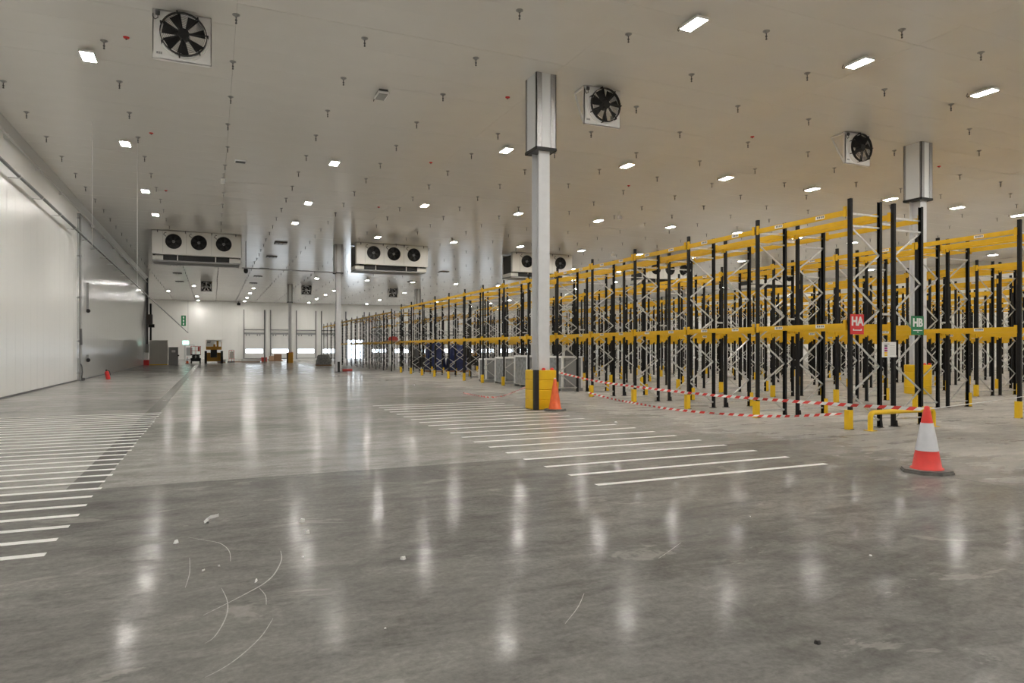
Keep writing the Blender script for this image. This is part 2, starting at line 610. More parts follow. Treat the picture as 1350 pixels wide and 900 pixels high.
for k in range(13):
    if k == 4:
        # the opened door: bright daylight in the doorway
        x0 = DX0 + DP * k
        r = thing('door_%d' % (k + 1), 'raised dock door with bright daylight opening behind the far rack', None, (x0, YF, 0))
        r['kind'] = 'structure'
        MB().box(0.0, DW, -.03, -.003, .0, 3.2, DAY).obj('daylight_opening', r)
        MB().box(.0, DW, -.10, -.003, 3.2, DH, DOORM).obj('door_section', r)
        for x in (-.08, DW + .02):
            MB().box(x - .05, x + .10, -.20, -.003, 0, 8.15, TRACK).obj('track', r)
    else:
        dock_door(k)
# ------------------------------------------------------------------ ceiling lamps
LZ = 9.27


def lamp_proto():
    r = ob('ceiling_lamp', None)
    b = MB()
    b.box(-.17, .17, -.33, .33, .02, .055, WHITE)
    for a in ((-.17, -.15, -.33, .33), (.15, .17, -.33, .33), (-.15, .15, -.33, -.31), (-.15, .15, .31, .33)):
        b.box(a[0], a[1], a[2], a[3], -.004, .02, WHITE)
    b.obj('housing', r)
    MB().box(-.149, .149, -.309, .309, -.002, .0195, LAMPE).obj('diffuser', r)
    b = MB()
    for y in (-.24, .24):
        b.box(-.012, .012, y - .012, y + .012, .055, HC - LZ, ZINC)
    b.box(-.03, .03, -.3, .3, .055, .075, ZINC)
    b.obj('bracket', r)
    MB().tube([(-.1, .33, .04), (-.12, .42, .0), (-.11, .46, .05), (-.08, .44, HC - LZ)], .008, RUB, 5).obj('cable', r)
    return r


lp = lamp_proto()
rows = [(-2.95, [4.2, 12.4, 20.65, 28.9, 37.2, 43.5]), (4.57, [4.2, 12.2, 28.5, 36.85, 43.0])]
for x in (10.3, 15.75, 20.95, 26.15, 31.5, 36.7, 42.0, 47.3, 52.6, 57.9):
    rows.append((x, [1.85, 12.9, 24.0, 35.0, 46.2] + ([57.3, 66.5] if x > 27 else []) + [75.9]))
far_rows = [(-9.5, [92.0, 108]), (-5.3, [100.3]), (-2.05, [91, 109.0, 118.0]), (4.72, [91.5, 100.0, 108.8, 117.0]), (14.55, [91.2, 98.5, 107.1, 116.3]), (23.9, [90.8, 98.2, 105.8, 115.6]), (33.3, [91, 98.3, 106, 116]), (42.7, [91, 98.3, 106, 116]), (52, [91, 98.3, 106, 116])]
back_rows = [(x, [-12.0, -4.0]) for x in (-2.95, 4.57)] + [(x, [-9.2]) for x in (10.3, 15.75, 20.95, 26.15, 31.5, 36.7, 42.0, 52.6)]
first = True
for kind, rr in (('main', rows), ('far', far_rows), ('back', back_rows)):
    for ri, (x, ys) in enumerate(rr):
        cnt = 0
        for y in ys:
            if first:
                o, first = lp, False
            else:
                o = copy_tree(lp)
            o.location = (x, y, LZ)
            if in_view(x, y, LZ):
                if kind == 'main':
                    lab = 'lit ceiling lamp, %s from the front in %s lamp row from the left wall' % (ORD[cnt], ORD[ri])
                else:
                    lab = 'small far ceiling lamp by the end wall, %s along %s far row' % (ORD[cnt], ORD[ri])
                cnt += 1
                tag(o, lab, 'lamp', 'ceiling lamps in view')
            else:
                tag(o, 'ceiling lamp beyond the edge of the picture', 'lamp', 'ceiling lamps out of view')
# ------------------------------------------------------------------ ceiling hangers
HS = (HC - CAM_H) / 7.57
plate = MB().lathe([(.085, -.012), (.085, 0)], STEEL, n=12, smooth=False)
plate.lathe([(.03, -.05), (.06, -.012)], STEEL, n=8)
plate_me = plate.mesh('hanger_plate')
rod = MB().lathe([(.012, -.20), (.012, -.012)], DKGREY, n=6)
rod.lathe([(.024, -.145), (.024, -.115)], DKGREY, n=6, smooth=False)
rod.lathe([(.022, -.21), (.022, -.185)], DKGREY, n=6, smooth=False)
rod_me = rod.mesh('hanger_bolt')
both = MB()
both.lathe([(.085, -.012), (.085, 0)], STEEL, n=8, smooth=False)
both.lathe([(.016, -.20), (.016, -.012)], DKGREY, n=4)
both_me = both.mesh('ceiling_hanger')
hx = [-5.42, -2.43, 0.5, 3.38, 6.28, 9.18, 12.12, 14.98, 17.98, 20.95, 23.87, 26.85, 29.8, 32.75, 35.7, 38.65, 41.6, 44.55, 47.5, 50.4, 53.3]
spots = []
for i, x in enumerate(hx):
    off = 1.3 if i in (0, 6, 10, 14, 18) else 0.0
    y = 8.4 + off
    while y < 118:
        spots.append((x * HS + random.uniform(-.03, .03), y * HS + random.uniform(-.06, .06)))
        y += 2.76
LPOS = [(x, y) for rr in (rows, far_rows) for x, ys in rr for y in ys]
EVAPX = [-0.9, 12.2, 24.55, 37.0, 49.5]
spots = [p for p in spots if in_view(p[0], p[1], HC, 0) and all((p[0] - a) ** 2 + (p[1] - c) ** 2 > .25 for a, c in LPOS)
         and not (49.3 < p[1] < 52.2 and any(abs(p[0] - e) < 3.0 for e in EVAPX))
         and not (abs(p[1] - 17.45) < .6 and any(abs(p[0] - e) < 1.1 for e in (-.63, 10.55, 21.2, 8.55, 24.4)))]
spots.sort(key=lambda p: p[0] ** 2 + p[1] ** 2)
far_h = MB()
for i, (x, y) in enumerate(spots):
    if i < 290:
        rz = random.uniform(0, 3)
        o = ob('ceiling_hanger', plate_me if i < 110 else both_me, None, (x, y, HC), (0, 0, rz))
        if i < 110:
            ob('hanger_bolt', rod_me, o)
        tag(o, 'small steel hanger plate with threaded bolt fixed under the pale ceiling', 'hanger', 'ceiling hangers')
    else:
        far_h.lathe([(.085, -.012), (.085, 0)], STEEL, (x, y, HC), 6, False)
        far_h.lathe([(.018, -.2), (.018, -.012)], DKGREY, (x, y, HC), 4, False)
tag(far_h.obj('ceiling_hanger_field'), 'many tiny ceiling hangers far down the hall', 'hanger', 'ceiling hangers', 'stuff')
# ------------------------------------------------------------------ columns with cladding and guards


def rrect(w, d, r, n=4):
    P = []
    for cx_, cy_, a0 in ((w / 2 - r, d / 2 - r, 0), (-w / 2 + r, d / 2 - r, 90), (-w / 2 + r, -d / 2 + r, 180), (w / 2 - r, -d / 2 + r, 270)):
        for k in range(n + 1):
            a = math.radians(a0 + 90 * k / n)
            P.append((cx_ + r * math.cos(a), cy_ + r * math.sin(a)))
    return P


def column(x, y, label, clad_z=7.3):
    r = thing('column', label, 'column', (x, y, 0))
    # H-section shaft boxed on the web sides
    b = MB()
    b.box(-.17, .17, -.225, -.205, 0, HC, COLG)
    b.box(-.17, .17, .205, .225, 0, HC, COLG)
    b.box(-.012, .012, -.205, .205, 0, HC, COLG)
    b.obj('shaft', r)
    b = MB()
    b.box(-.26, .26, -.3, .3, 0, .03, STEEL)
    for sx in (-.2, .2):
        for sy in (-.25, .25):
            b.lathe([(.022, .03), (.022, .075)], STEEL, (sx, sy, 0), 6)
    b.obj('base_plate', r)
    wx, wy = .31, .36
    b = MB()
    b.box(-wx + .02, wx - .02, -wy + .02, wy - .02, clad_z + .02, HC, CLADW)
    c = b.obj('cladding', r)
    t = .17
    for sx in (-1, 1):
        for sy in (-1, 1):
            q = MB()
            xa, xb = sorted((sx * wx, sx * (wx - t)))
            ya, yb = sorted((sy * wy, sy * (wy - .025)))
            q.box(xa, xb, ya, yb, clad_z, HC, CLADT)
            xa, xb = sorted((sx * wx, sx * (wx - .025)))
            ya, yb = sorted((sy * wy, sy * (wy - t * .45)))
            q.box(xa, xb, ya, yb, clad_z, HC, CLADT)
            q.obj('corner_trim', c)
    b = MB()
    for s_ in (-1, 1):
        b.box(-wx - .012, wx + .012, s_ * wy - .012, s_ * wy + .012, clad_z - .05, clad_z + .03, RUB)
        b.box(s_ * wx - .012, s_ * wx + .012, -wy, wy, clad_z - .05, clad_z + .03, RUB)
    b.box(-wx, wx, -wy, wy, clad_z - .04, clad_z - .01, DKGREY)
    b.obj('bottom_rim', r)
    return r


def column_guard(x, y, label, h=1.1, m=YELG):
    r = thing('column_guard', label, 'column guard', (x, y, 0))
    seg = h / 4
    ring = rrect(.74, .74, .16, 5)
    for k in range(4):
        b = MB()
        n = len(ring)
        vs, fs = [], []
        prof = [(.945, 0.0), (1, .018), (1, seg - .018), (.945, seg)]
        for s_, z in prof:
            vs += [(px * s_, py * s_, k * seg + z) for px, py in ring]
        for i in range(3):
            for q in range(n):
                fs.append((i * n + q, i * n + (q + 1) % n, (i + 1) * n + (q + 1) % n, (i + 1) * n + q))
        b.add(vs, fs, m, False)
        inner = rrect(.50, .56, .05, 5)
        if k == 3:
            vt = [(px * .945, py * .945, h) for px, py in ring] + [(px, py, h) for px, py in inner]
            b.add(vt, [(q, (q + 1) % n, n + (q + 1) % n, n + q) for q in range(n)], m)
        b.obj('guard_segment', r)
    for sx, sy in ((-1, -1), (1, 1)):
        b = MB()
        b.box(sx * .345 - .03, sx * .345 + .03, sy * .33 - .06, sy * .33 + .055, 0.0, h + .01, RUB)
        b.box(sx * .29 - .05, sx * .29 + .05, sy * .375 - .012, sy * .375 + .012, 0.0, h + .01, RUB)
        b.obj('black_strap', r)
    for sx in (-.06, .2):
        MB().lathe([(.055, 0), (.055, .03), (.035, .06), (.0, .065)], RED, (sx, -.31, h), 10, cap=False).obj('red_cap', r)
    return r


colY = (17.45, 51.6, 86.0)
column(8.55, colY[0], 'tall grey steel column in a yellow guard beside the orange cone')
column_guard(8.55, colY[0], 'yellow column guard with black strap behind the orange cone')
column(24.4, colY[0], 'grey clad column rising behind the HB sign rack')
column_guard(24.4, colY[0], 'yellow column guard seen through the racks under the HB sign')
column(8.55, colY[1], 'grey clad column at the end of the middle cooling unit')
column(24.4, colY[1], 'grey clad column mostly hidden by the tall front column')
column(8.55, colY[2], 'slender distant column standing before the dock doors')
column_guard(8.55, colY[2], 'small far orange and black guard round the distant column', 1.25, ORANGE)
column(24.4, colY[2], 'distant clad column rising behind the far rack')
column(40.3, colY[0], 'clad column beyond the picture edge')
column(40.3, colY[1], 'clad column hidden deep in the racks')
# ------------------------------------------------------------------ ceiling fans on square plates


def fan_blades(b, c, r, n, y0, y1, m, tw=0.32, start=.2):
    for k in range(n):
        a = start + 2 * math.pi * k / n
        vs = []
        for rr, aw in ((.16 * r, .50), (.6 * r, .46), (.97 * r, .44)):
            for s_, yy in ((-1, y0), (1, y1)):
                aa = a + s_ * aw * .62
                vs.append((c[0] + rr * math.cos(aa), c[1] + yy, c[2] + rr * math.sin(aa)))
        b.add(vs, [(0, 1, 3, 2), (2, 3, 5, 4)], m)
        b.add([(v[0], v[1] + .004, v[2]) for v in vs], [(0, 2, 3, 1), (2, 4, 5, 3)], m)


def plate_fan(x, label, y=17.4, turned=False):
    W, H = 1.22, 1.12
    r = thing('ceiling_fan', label, 'fan', (x, y, HC), 'square plate fans under the ceiling', (0, 0, math.pi if turned else 0))
    c = (.03, 0, -H / 2 + .02)
    b = MB()
    n = 32
    # plate with a round mouth: annulus stitched to the square rim
    vs = []
    R0 = .495
    for yy in (0.0, .03):
        vs += [(c[0] + R0 * math.cos(2 * math.pi * k / n), yy, c[2] + R0 * math.sin(2 * math.pi * k / n)) for k in range(n)]
        for k in range(n):
            a = 2 * math.pi * k / n
            ca, sa = math.cos(a), math.sin(a)
            t = min((W / 2 - math.copysign(c[0], ca)) / abs(ca) if abs(ca) > 1e-6 else 9, (H / 2) / abs(sa) if abs(sa) > 1e-6 else 9)
            vs.append((c[0] + t * ca if abs(ca) > 1e-6 else c[0], yy, -H / 2 + (c[2] + H / 2) + t * sa - (c[2] + H / 2) * abs(sa)))
    fs = []
    for k in range(n):
        k2 = (k + 1) % n
        fs += [(k, k2, n + k2, n + k), (2 * n + k, 3 * n + k, 3 * n + k2, 2 * n + k2), (n + k, n + k2, 3 * n + k2, 3 * n + k)]
    b.add(vs, fs, DKGREY if turned else WHITE)
    x0, x1, z0, z1 = -W / 2, W / 2, -H, -.002
    for a in ((x0, x0 + .02, z0, z1), (x1 - .02, x1, z0, z1), (x0, x1, z0, z0 + .02), (x0, x1, z1 - .02, z1)):
        b.box(a[0], a[1], 0, .10, a[2], a[3], DKGREY if turned else WHITE)
    # fill corners behind the stitched annulus
    for sx in (-1, 1):
        for z_ in (-H + .17, -.17):
            b.cbox((sx * (W / 2 - .16), .016, z_), (.32, .026, .33), DKGREY if turned else WHITE)
    b.obj('mounting_plate', r)
    b = MB()
    b.ringy(c, .485, .515, -.10, .03, WHITE, 36)
    b.ringy(c, .515, .545, -.03, .0, WHITE, 36)
    b.obj('mouth_ring', r)
    b = MB()
    fan_blades(b, c, .475, 7, -.17, -.06, FANB)
    b.disky(c, .12, -.2, .02, FANB, 16)
    b.obj('impeller', r)
    b = MB()
    b.ringy(c, .475, .49, -.19, -.10, FANB, 36)
    for rr in [.14 + .025 * q for q in range(13)]:
        b.ringy(c, rr, rr + .008, -.206, -.20, FANB, 28)
    for k in range(7):
        a = .05 + 2 * math.pi * k / 7
        e = Vector((c[0] + .505 * math.cos(a), -.20, c[2] + .505 * math.sin(a)))
        b.bar((c[0] + .1 * math.cos(a), -.21, c[2] + .1 * math.sin(a)), e, .022, .022, FANB, (0, 1, 0))
        b.bar(e, (e.x, -.03, e.z), .03, .03, FANB)
    b.obj('fan_guard', r)
    # bracket arms behind
    for sx in (-1, 1):
        b = MB()
        b.bar((sx * .58, .1, -.04), (sx * .58, .62, -.04), .05, .05, WHITE)
        b.bar((sx * .58, .62, -.06), (sx * .58, .1, -H + .06), .045, .045, WHITE)
        b.obj('bracket_arm', r)
    if not turned:
        MB().box(-.55, -.46, -.05, 0, -.14, -.05, DKGREY).obj('terminal_box', r)
        MB().tube([(-.5, -.03, -.14), (-.5, -.05, -.22), (-.56, -.05, -.26), (-.6, -.04, -.2), (-.6, .02, -.08)], .009, RUB, 5).obj('cable', r)
        b = MB()
        b.box(-.54, -.40, -.004, 0, -H + .10, -H + .17, PAPER)
        for q in range(3):
            b.box(-.53 + q * .04, -.50 + q * .04, -.006, -.003, -H + .11, -H + .16, MIDGREY)
        b.obj('rating_sticker', r)
    else:
        b = MB()
        for s_ in (-1, 1):
            b.bar((-.5, .02, -H / 2 - s_ * .5), (.5, .02, -H / 2 + s_ * .5), .09, .03, FANB, (0, 1, 0))
        b.disky((0, .02, -H / 2), .16, 0, .05, STEEL, 14)
        b.obj('motor_strut', r)
    return r


plate_fan(-.63, 'square white ceiling fan high on the left of the picture')
plate_fan(10.55, 'square white ceiling fan beside the tall front column')
plate_fan(21.15, 'square white ceiling fan with bracket showing, near the rack column')
for x, n_ in ((-.62, 'far dark fan plate under the left cooling unit'), (10.45, 'far dark fan plate between the two distant columns'), (21.1, 'far dark fan plate left of the far clad column')):
    plate_fan(x, n_, 86.0, True)
# ------------------------------------------------------------------ three-fan cooling units


def cooler(x, label):
    Y = 49.7
    W = 5.40
    r = thing('cooling_unit', label, 'cooling unit', (x, Y, HC), 'three fan cooling units')
    b = MB()
    hw = W / 2
    cs = [-1.42, .08, 1.60]
    R = .46
    zt, zb = -.005, -1.52
    zc = -.70
    # front face around the fan mouths
    n = 24
    edges = [-hw, -.67, .84, hw]
    for q, cx_ in enumerate(cs):
        x0, x1 = edges[q], edges[q + 1]
        vs = []
        vs += [(cx_ + R * math.cos(2 * math.pi * k / n), 0, zc + R * math.sin(2 * math.pi * k / n)) for k in range(n)]
        corners = []
        for k in range(n):
            a = 2 * math.pi * k / n
            ca, sa = math.cos(a), math.sin(a)
            tx = ((x1 - cx_) / ca if ca > 1e-6 else ((x0 - cx_) / ca if ca < -1e-6 else 99))
            tz = ((zt - zc) / sa if sa > 1e-6 else ((zb - zc) / sa if sa < -1e-6 else 99))
            t = min(tx, tz)
            vs.append((cx_ + t * ca, 0, zc + t * sa))
        b.add(vs, [(k, (k + 1) % n, n + (k + 1) % n, n + k) for k in range(n)], CREAM)
        for sx in (x0, x1):
            for zz in (zt, zb):
                # close the square corners left by the radial stitch
                P = [v for v in vs[n:]]
                near = sorted(P, key=lambda v: (v[0] - sx) ** 2 + (v[2] - zz) ** 2)[:2]
                b.add([(sx, 0, zz), near[0], near[1]], [(0, 1, 2)], CREAM)
                b.add([(sx, 0.002, zz), near[0], near[1]], [(0, 2, 1)], CREAM)
    b.box(-hw, -hw + .03, 0, .30, zb, zt, CREAM)
    b.box(hw - .03, hw, 0, .30, zb, zt, CREAM)
    b.box(-hw, hw, .0, .30, zb - .03, zb, CREAM)
    b.box(-hw, hw, .0, .30, zt - .03, zt, CREAM)
    b.box(-hw, hw, .26, .30, zb, zt, FANB)
    b.obj('casing', r)
    for q in (-2.05, -.67, .84):
        MB().box(q, q + .012, -.006, 0, zb + .05, zt - .08, MIDGREY).obj('panel_seam', r)
    for cx_ in cs:
        b = MB()
        b.ringy((cx_, 0, zc), R - .01, R + .03, -.05, .04, FANB, 28)
        fan_blades(b, (cx_, 0, zc), R - .03, 6, .02, .10, FANG, start=random.random())
        b.disky((cx_, 0, zc), .09, -.03, .08, MIDGREY, 14)
        for rr in (.2, .32):
            b.ringy((cx_, 0, zc), rr, rr + .012, -.05, -.035, FANB, 20)
        for k in range(4):
            a = .4 + math.pi / 2 * k
            b.bar((cx_, -.045, zc), (cx_ + R * math.cos(a), -.045, zc + R * math.sin(a)), .014, .014, FANB, (0, 1, 0))
        f = b.obj('fan', r)
        MB().tube([(cx_ - .42, -.02, zc + .30), (cx_ - .58, -.04, zc + .42), (cx_ - .50, -.04, zc + .56), (cx_ - .42, -.02, zc + .55)], .018, RUB, 5).obj('fan_cable', f)
    # coil block behind and below, drip tray, end plates
    b = MB()
    b.box(-hw + .65, hw - .75, .32, 2.1, -1.86, -.35, FANB)
    for k in range(26):
        xx = -hw + .7 + k * (W - 1.5) / 25
        b.box(xx - .01, xx + .01, .30, 2.12, -1.86, -.35, RUB)
    b.obj('coil_block', r)
    for s_ in (-1, 1):
        b = MB()
        xe0, xe1 = sorted((s_ * (hw - .02), s_ * (hw - (.65 if s_ < 0 else .75))))
        b.box(xe0, xe1, .34, 2.1, -1.88, -1.62, CREAM)
        b.box(xe0, xe1, 2.0, 2.1, -1.62, -.03, CREAM)
        b.obj('end_box', r)
        MB().box(*sorted((s_ * (hw - .08), s_ * (hw - .05))), .36, 2.0, -1.62, -.20, FANB).obj('side_grille', r)
    b = MB()
    b.box(-hw + .02, hw - .1, .28, 2.15, -2.0, -1.90, MIDGREY)
    b.obj('drip_tray', r)
    for q in (-2.35, -.72, .86, 2.35):
        MB().box(q - .025, q + .025, -.03, .02, -.16, .0, DKGREY).obj('hanging_strap', r)
    for q in (-1.2, 1.1):
        MB().bar((q, .30, -1.92), (q, .30, -1.52), .06, .03, CREAM).obj('tray_stay', r)
    return r


for x, lab in zip(EVAPX, ('white three-fan cooling unit nearest the left wall', 'white three-fan cooling unit hung beside the middle column', 'white three-fan cooling unit half hidden by the tall front column', 'three-fan cooling unit seen above the racks right of the tall column', 'three-fan cooling unit almost hidden behind the rack tops')):
    cooler(x, lab)
b = MB()
b.tube([(1.9, 51.2, 7.33), (8.3, 51.2, 7.30)], .045, STEEL, 8)
tag(b.obj('drain_pipe'), 'thin grey drain pipe from the left cooling unit to the column', 'pipe')
# ------------------------------------------------------------------ pallet racks
ZT = 4.87          # upright height
PITCH = 2.67
DEP = 0.95


def upright_mesh(h, flip):
    # open C section seen from the aisle, with a slotted face
    b = MB()
    w_, d_ = .082, .062
    b.box(-w_ / 2, w_ / 2, 0, .012, 0, h, BLACK)
    b.box(-w_ / 2, -w_ / 2 + .012, .012, d_, 0, h, BLACK)
    b.box(w_ / 2 - .012, w_ / 2, .012, d_, 0, h, BLACK)
    b.box(-w_ / 2 - .02, w_ / 2 + .02, -.012, d_ + .02, 0, .012, BLACK)
    # turn so that the face looks to -X (flip=1) or +X
    s_ = 1 if flip else -1
    b.v = [(s_ * y, x * 1.0, z) for x, y, z in b.v]
    if flip:
        b.f = [tuple(reversed(f)) for f in b.f]
    return b.mesh('upright')


UP = {(h, f): upright_mesh(h, f) for h in (ZT, 4.70) for f in (0, 1)}
NODES_A = [.77, 1.97, 3.13, 4.28]           # on the aisle post
NODES_F = [.15, 1.33, 2.53, 3.72]           # on the flue post


def brace_list(h):
    L_ = [((0, .17), (1, .17))]
    a, f = NODES_A, NODES_F
    for k in range(4):
        L_.append(((1, f[k]), (0, a[k])))
        if k < 3:
            L_.append(((0, a[k]), (1, f[k + 1])))
    L_ += [((0, 4.30), (1, 4.30)), ((0, 4.56), (1, 4.56))]
    return L_


def brace_seg(b, s_, e, i):
    x0, x1 = .05, DEP - .05
    p = (x0 + (x1 - x0) * s_[0], .012 * (1 if i % 2 else -1), s_[1])
    q = (x0 + (x1 - x0) * e[0], .012 * (1 if i % 2 else -1), e[1])
    b.bar(p, q, .020, .036, ZINC)


BR = []
for i, (s_, e) in enumerate(brace_list(ZT)):
    b = MB()
    brace_seg(b, s_, e, i)
    BR.append(b.mesh('brace'))
b = MB()
for i, (s_, e) in enumerate(brace_list(ZT)):
    brace_seg(b, s_, e, i)
BR_ALL = b.mesh('bracing')


def mirror_mesh(me):
    c = me.copy()
    for v in c.vertices:
        v.co.x = -v.co.x
    c.flip_normals()
    return c


BR_M = [mirror_mesh(m) for m in BR]
BR_ALL_M = mirror_mesh(BR_ALL)

# beam: a stepped box, its end connectors, labels.  Local: runs +Y from 0 to PITCH, face to -X
BL = PITCH - .13


def beam_mesh(joined):
    b = MB()
    b.box(-.0, .045, .06, .06 + BL + .01, -.058, .058, YEL)
    b.box(-.004, .0, .06, .06 + BL + .01, -.045, .0, YEL)
    if joined:
        for y in (.02, PITCH - .07):
            b.box(-.03, .004, y - .0, y + .06, -.10, .10, YEL)
    return b.mesh('beam')


BEAM_J = beam_mesh(True)
BEAM_S = beam_mesh(False)
CONN = MB().box(-.035, .0, -.035, .035, -.105, .11, YEL).box(-.04, -.035, -.015, .015, -.09, .09, YEL).mesh('end_connector')
LABEL = MB().box(-.007, -.004, -.12, .12, -.03, .04, PAPER)
for q in range(4):
    LABEL.box(-.0085, -.006, -.10 + q * .05, -.07 + q * .05, -.01, .03, DKGREY)
LABEL = LABEL.mesh('bay_label')
BEAM_JM, BEAM_SM, CONN_M = mirror_mesh(BEAM_J), mirror_mesh(BEAM_S), mirror_mesh(CONN)
PROT = MB()
PROT.box(-.06, .0, -.06, .06, 0, .41, YELG).box(0, .06, -.06, -.046, 0, .41, YELG).box(0, .06, .046, .06, 0, .41, YELG)
PROT.box(-.02, .01, -.10, .10, 0, .012, DKGREY)
PROT = PROT.mesh('post_protector')
PROT_M = mirror_mesh(PROT)
FOOT = MB().box(-.07, .07, -.075, .075, 0, .012, BLACK)
FOOT.add([(-.03, -.06, .012), (.03, -.06, .012), (.03, -.075, .012), (-.03, -.075, .012), (-.03, -.06, .14), (.03, -.06, .14)], [(0, 1, 5, 4), (3, 4, 5, 2), (0, 4, 3), (1, 2, 5)], BLACK)
FOOT = FOOT.mesh('foot_plate')
SPACER = MB().bar((0, 0, 0), (.285, 0, 0), .03, .045, ZINC).mesh('row_spacer')


def rack_row(x, y0, nb, mirrored, label, detail, low=True, top_z=4.58, low_z=2.18, spacers=False, h=ZT):
    """one row of racking. x: aisle face. mirrored rows face +X (their aisle side is at x, frames extend to -X)"""
    r = thing('pallet_rack', label, 'pallet rack', (x, y0, 0), 'pallet rack rows')
    s_ = -1 if mirrored else 1
    dx = DEP * s_
    for k in range(nb + 1):
        y = PITCH * k
        if detail >= 0:
            ob('upright', UP[(h, 0 if mirrored else 1)], r, (0, y, 0))
            ob('upright', UP[(h, 1 if mirrored else 0)], r, (dx, y, 0))
        if detail >= 1:
            ob('post_protector', PROT_M if mirrored else PROT, r, (-.012 * s_, y, 0))
        if detail >= 2 and k < 9:
            for m_ in (BR_M if mirrored else BR):
                ob('brace', m_, r, (0, y, 0))
            ob('foot_plate', FOOT, r, (dx - .05 * s_, y, 0))
        else:
            ob('bracing', BR_ALL_M if mirrored else BR_ALL, r, (0, y, 0))
        if spacers:
            for z in (2.45, 4.40):
                ob('row_spacer', SPACER, r, (DEP, y, z))
    for k in range(nb):
        y = PITCH * k
        lv = ([low_z] if low else []) + [top_z]
        for z in lv:
            if detail >= 2 and k < 9:
                q = ob('beam', BEAM_SM if mirrored else BEAM_S, r, (-.03 * s_, y, z))
                cm = CONN_M if mirrored else CONN
                ob('end_connector', cm, q, (.015 * s_, .075, .02))
                ob('end_connector', cm, q, (.015 * s_, PITCH - .075, .02))
                if not mirrored and k < 7:
                    ob('bay_label', LABEL, q, (0, PITCH * .27, 0))
                    ob('bay_label', LABEL, q, (0, PITCH * .72, 0))
            else:
                q = ob('beam', BEAM_JM if mirrored else BEAM_J, r, (-.03 * s_, y, z))
                if not mirrored and detail >= 1 and k < 5:
                    ob('bay_label', LABEL, q, (0, PITCH * .35, 0))
            ob('beam', BEAM_J if mirrored else BEAM_JM, r, (dx + .03 * s_, y, z))
    return r


FLUE = .37
pairs = [12.3, 18.1, 25.0, 30.65, 36.3, 42.0, 47.7, 53.4]
RACK0 = 10.33
for i, x in enumerate(pairs):
    d = 2 if i == 0 else (1 if i < 4 else 0)
    if i == 0:
        la, lb = 'near black and yellow pallet rack row carrying the red HA sign', 'black and yellow pallet rack row carrying the green HB sign'
    else:
        la = '%s double rack behind the HA and HB rows, aisle face towards them' % ORD[i - 1]
        lb = '%s double rack behind the HA and HB rows, side turned away' % ORD[i - 1]
    rack_row(x, RACK0, 14, False, la, d, spacers=i < 3)
    rack_row(x + 2 * DEP + FLUE, RACK0, 14, True, lb, 2 if i == 0 else min(d, 1))
    if i < 5:
        fa = 'far rack continuation with lower top beams, %s line from the open floor' % ORD[2 * i]
        fb = 'far rack continuation with lower top beams, %s line from the open floor' % ORD[2 * i + 1]
        rack_row(x, 50.6, 8, False, fa, 0, top_z=4.42, h=4.70)
        rack_row(x + 2 * DEP + FLUE, 50.6, 8, True, fb, 0, top_z=4.42, h=4.70)
    if i < 2:
        rack_row(x, 74.0, 4, False, 'short distant rack by the dock doors without lower beams, %s line' % ORD[i], 0, low=False, top_z=4.30, h=4.70)

# signs on the first frame


def sign(x, z, w_, h_, m, body, label, name='rack_sign'):
    r = thing(name, label, 'sign', (x, RACK0 - .085, z))
    MB().box(-w_ / 2, w_ / 2, 0, .012, -h_ / 2, h_ / 2, m).obj('sign_plate', r)
    return r


s1 = sign(12.44, 2.215, .39, .42, RED, 'HA', 'red sign with white letters HA on the rack end')
text('lettering', 'HA', .25, PAPER, s1, (0, -.002, .055), (math.pi / 2, 0, 0), .002, .011)
b = MB()
b.box(-.13, .13, -.004, 0, -.135, -.115, PAPER)
for q in (-1, 1):
    b.box(q * .115 - .015, q * .115 + .015, -.004, 0, -.12, -.095, PAPER)
b.obj('arrow_print', s1)
s2 = sign(14.32, 2.215, .40, .42, GREEN, 'HB', 'green sign with white letters HB on the rack end')
text('lettering', 'HB', .25, PAPER, s2, (0, -.002, .055), (math.pi / 2, 0, 0), .002, .011)
b = MB()
b.box(-.15, .15, -.004, 0, -.118, -.10, PAPER)
b.add([(-.03, -.004, -.135), (.03, -.004, -.135), (0, -.004, -.165)], [(0, 2, 1)], PAPER)
b.obj('arrow_print', s2)
s3 = thing('notice_board', 'white square load notice with magenta and yellow patches between the rack posts', 'sign', (13.41, RACK0 - .085, 1.68))
MB().box(-.215, .215, 0, .01, -.165, .165, PAPER).obj('sign_plate', s3)
b = MB()
for q, m in enumerate((DKGREY, MAG, MAG, YELG, YELG)):
    b.box(-.15, -.06, -.003, 0, .06 - q * .05, .10 - q * .05, m)
b.box(-.16, .0, -.003, 0, .115, .13, MIDGREY)
for q in range(5):
    b.box(.02, .17, -.003, 0, .08 - q * .045, .086 - q * .045, MIDGREY)
b.obj('printed_chart', s3)

# end rail
r = thing('guard_rail', 'low yellow tubular rail across the rack end by the red cone', 'guard rail', (0, 0, 0))
pts = []
xa, xb, yr, zr, rr = 12.50, 14.45, 9.98, .375, .10
pts.append((xa, yr, 0.0))
for k in range(6):
    a = math.pi / 2 * k / 5
    pts.append((xa + rr - rr * math.cos(a), yr, zr - rr + rr * math.sin(a)))
for k in range(6):
    a = math.pi / 2 * k / 5
    pts.append((xb - rr + rr * math.sin(a), yr, zr - rr + rr * math.cos(a)))
pts.append((xb, yr, 0.0))
MB().tube(pts, .052, YELG, 12).obj('bent_tube', r)
for x in (xa, xb):
    MB().box(x - .09, x + .09, yr - .09, yr + .09, 0, .012, YELG).obj('foot_plate', r)
# ------------------------------------------------------------------ cones


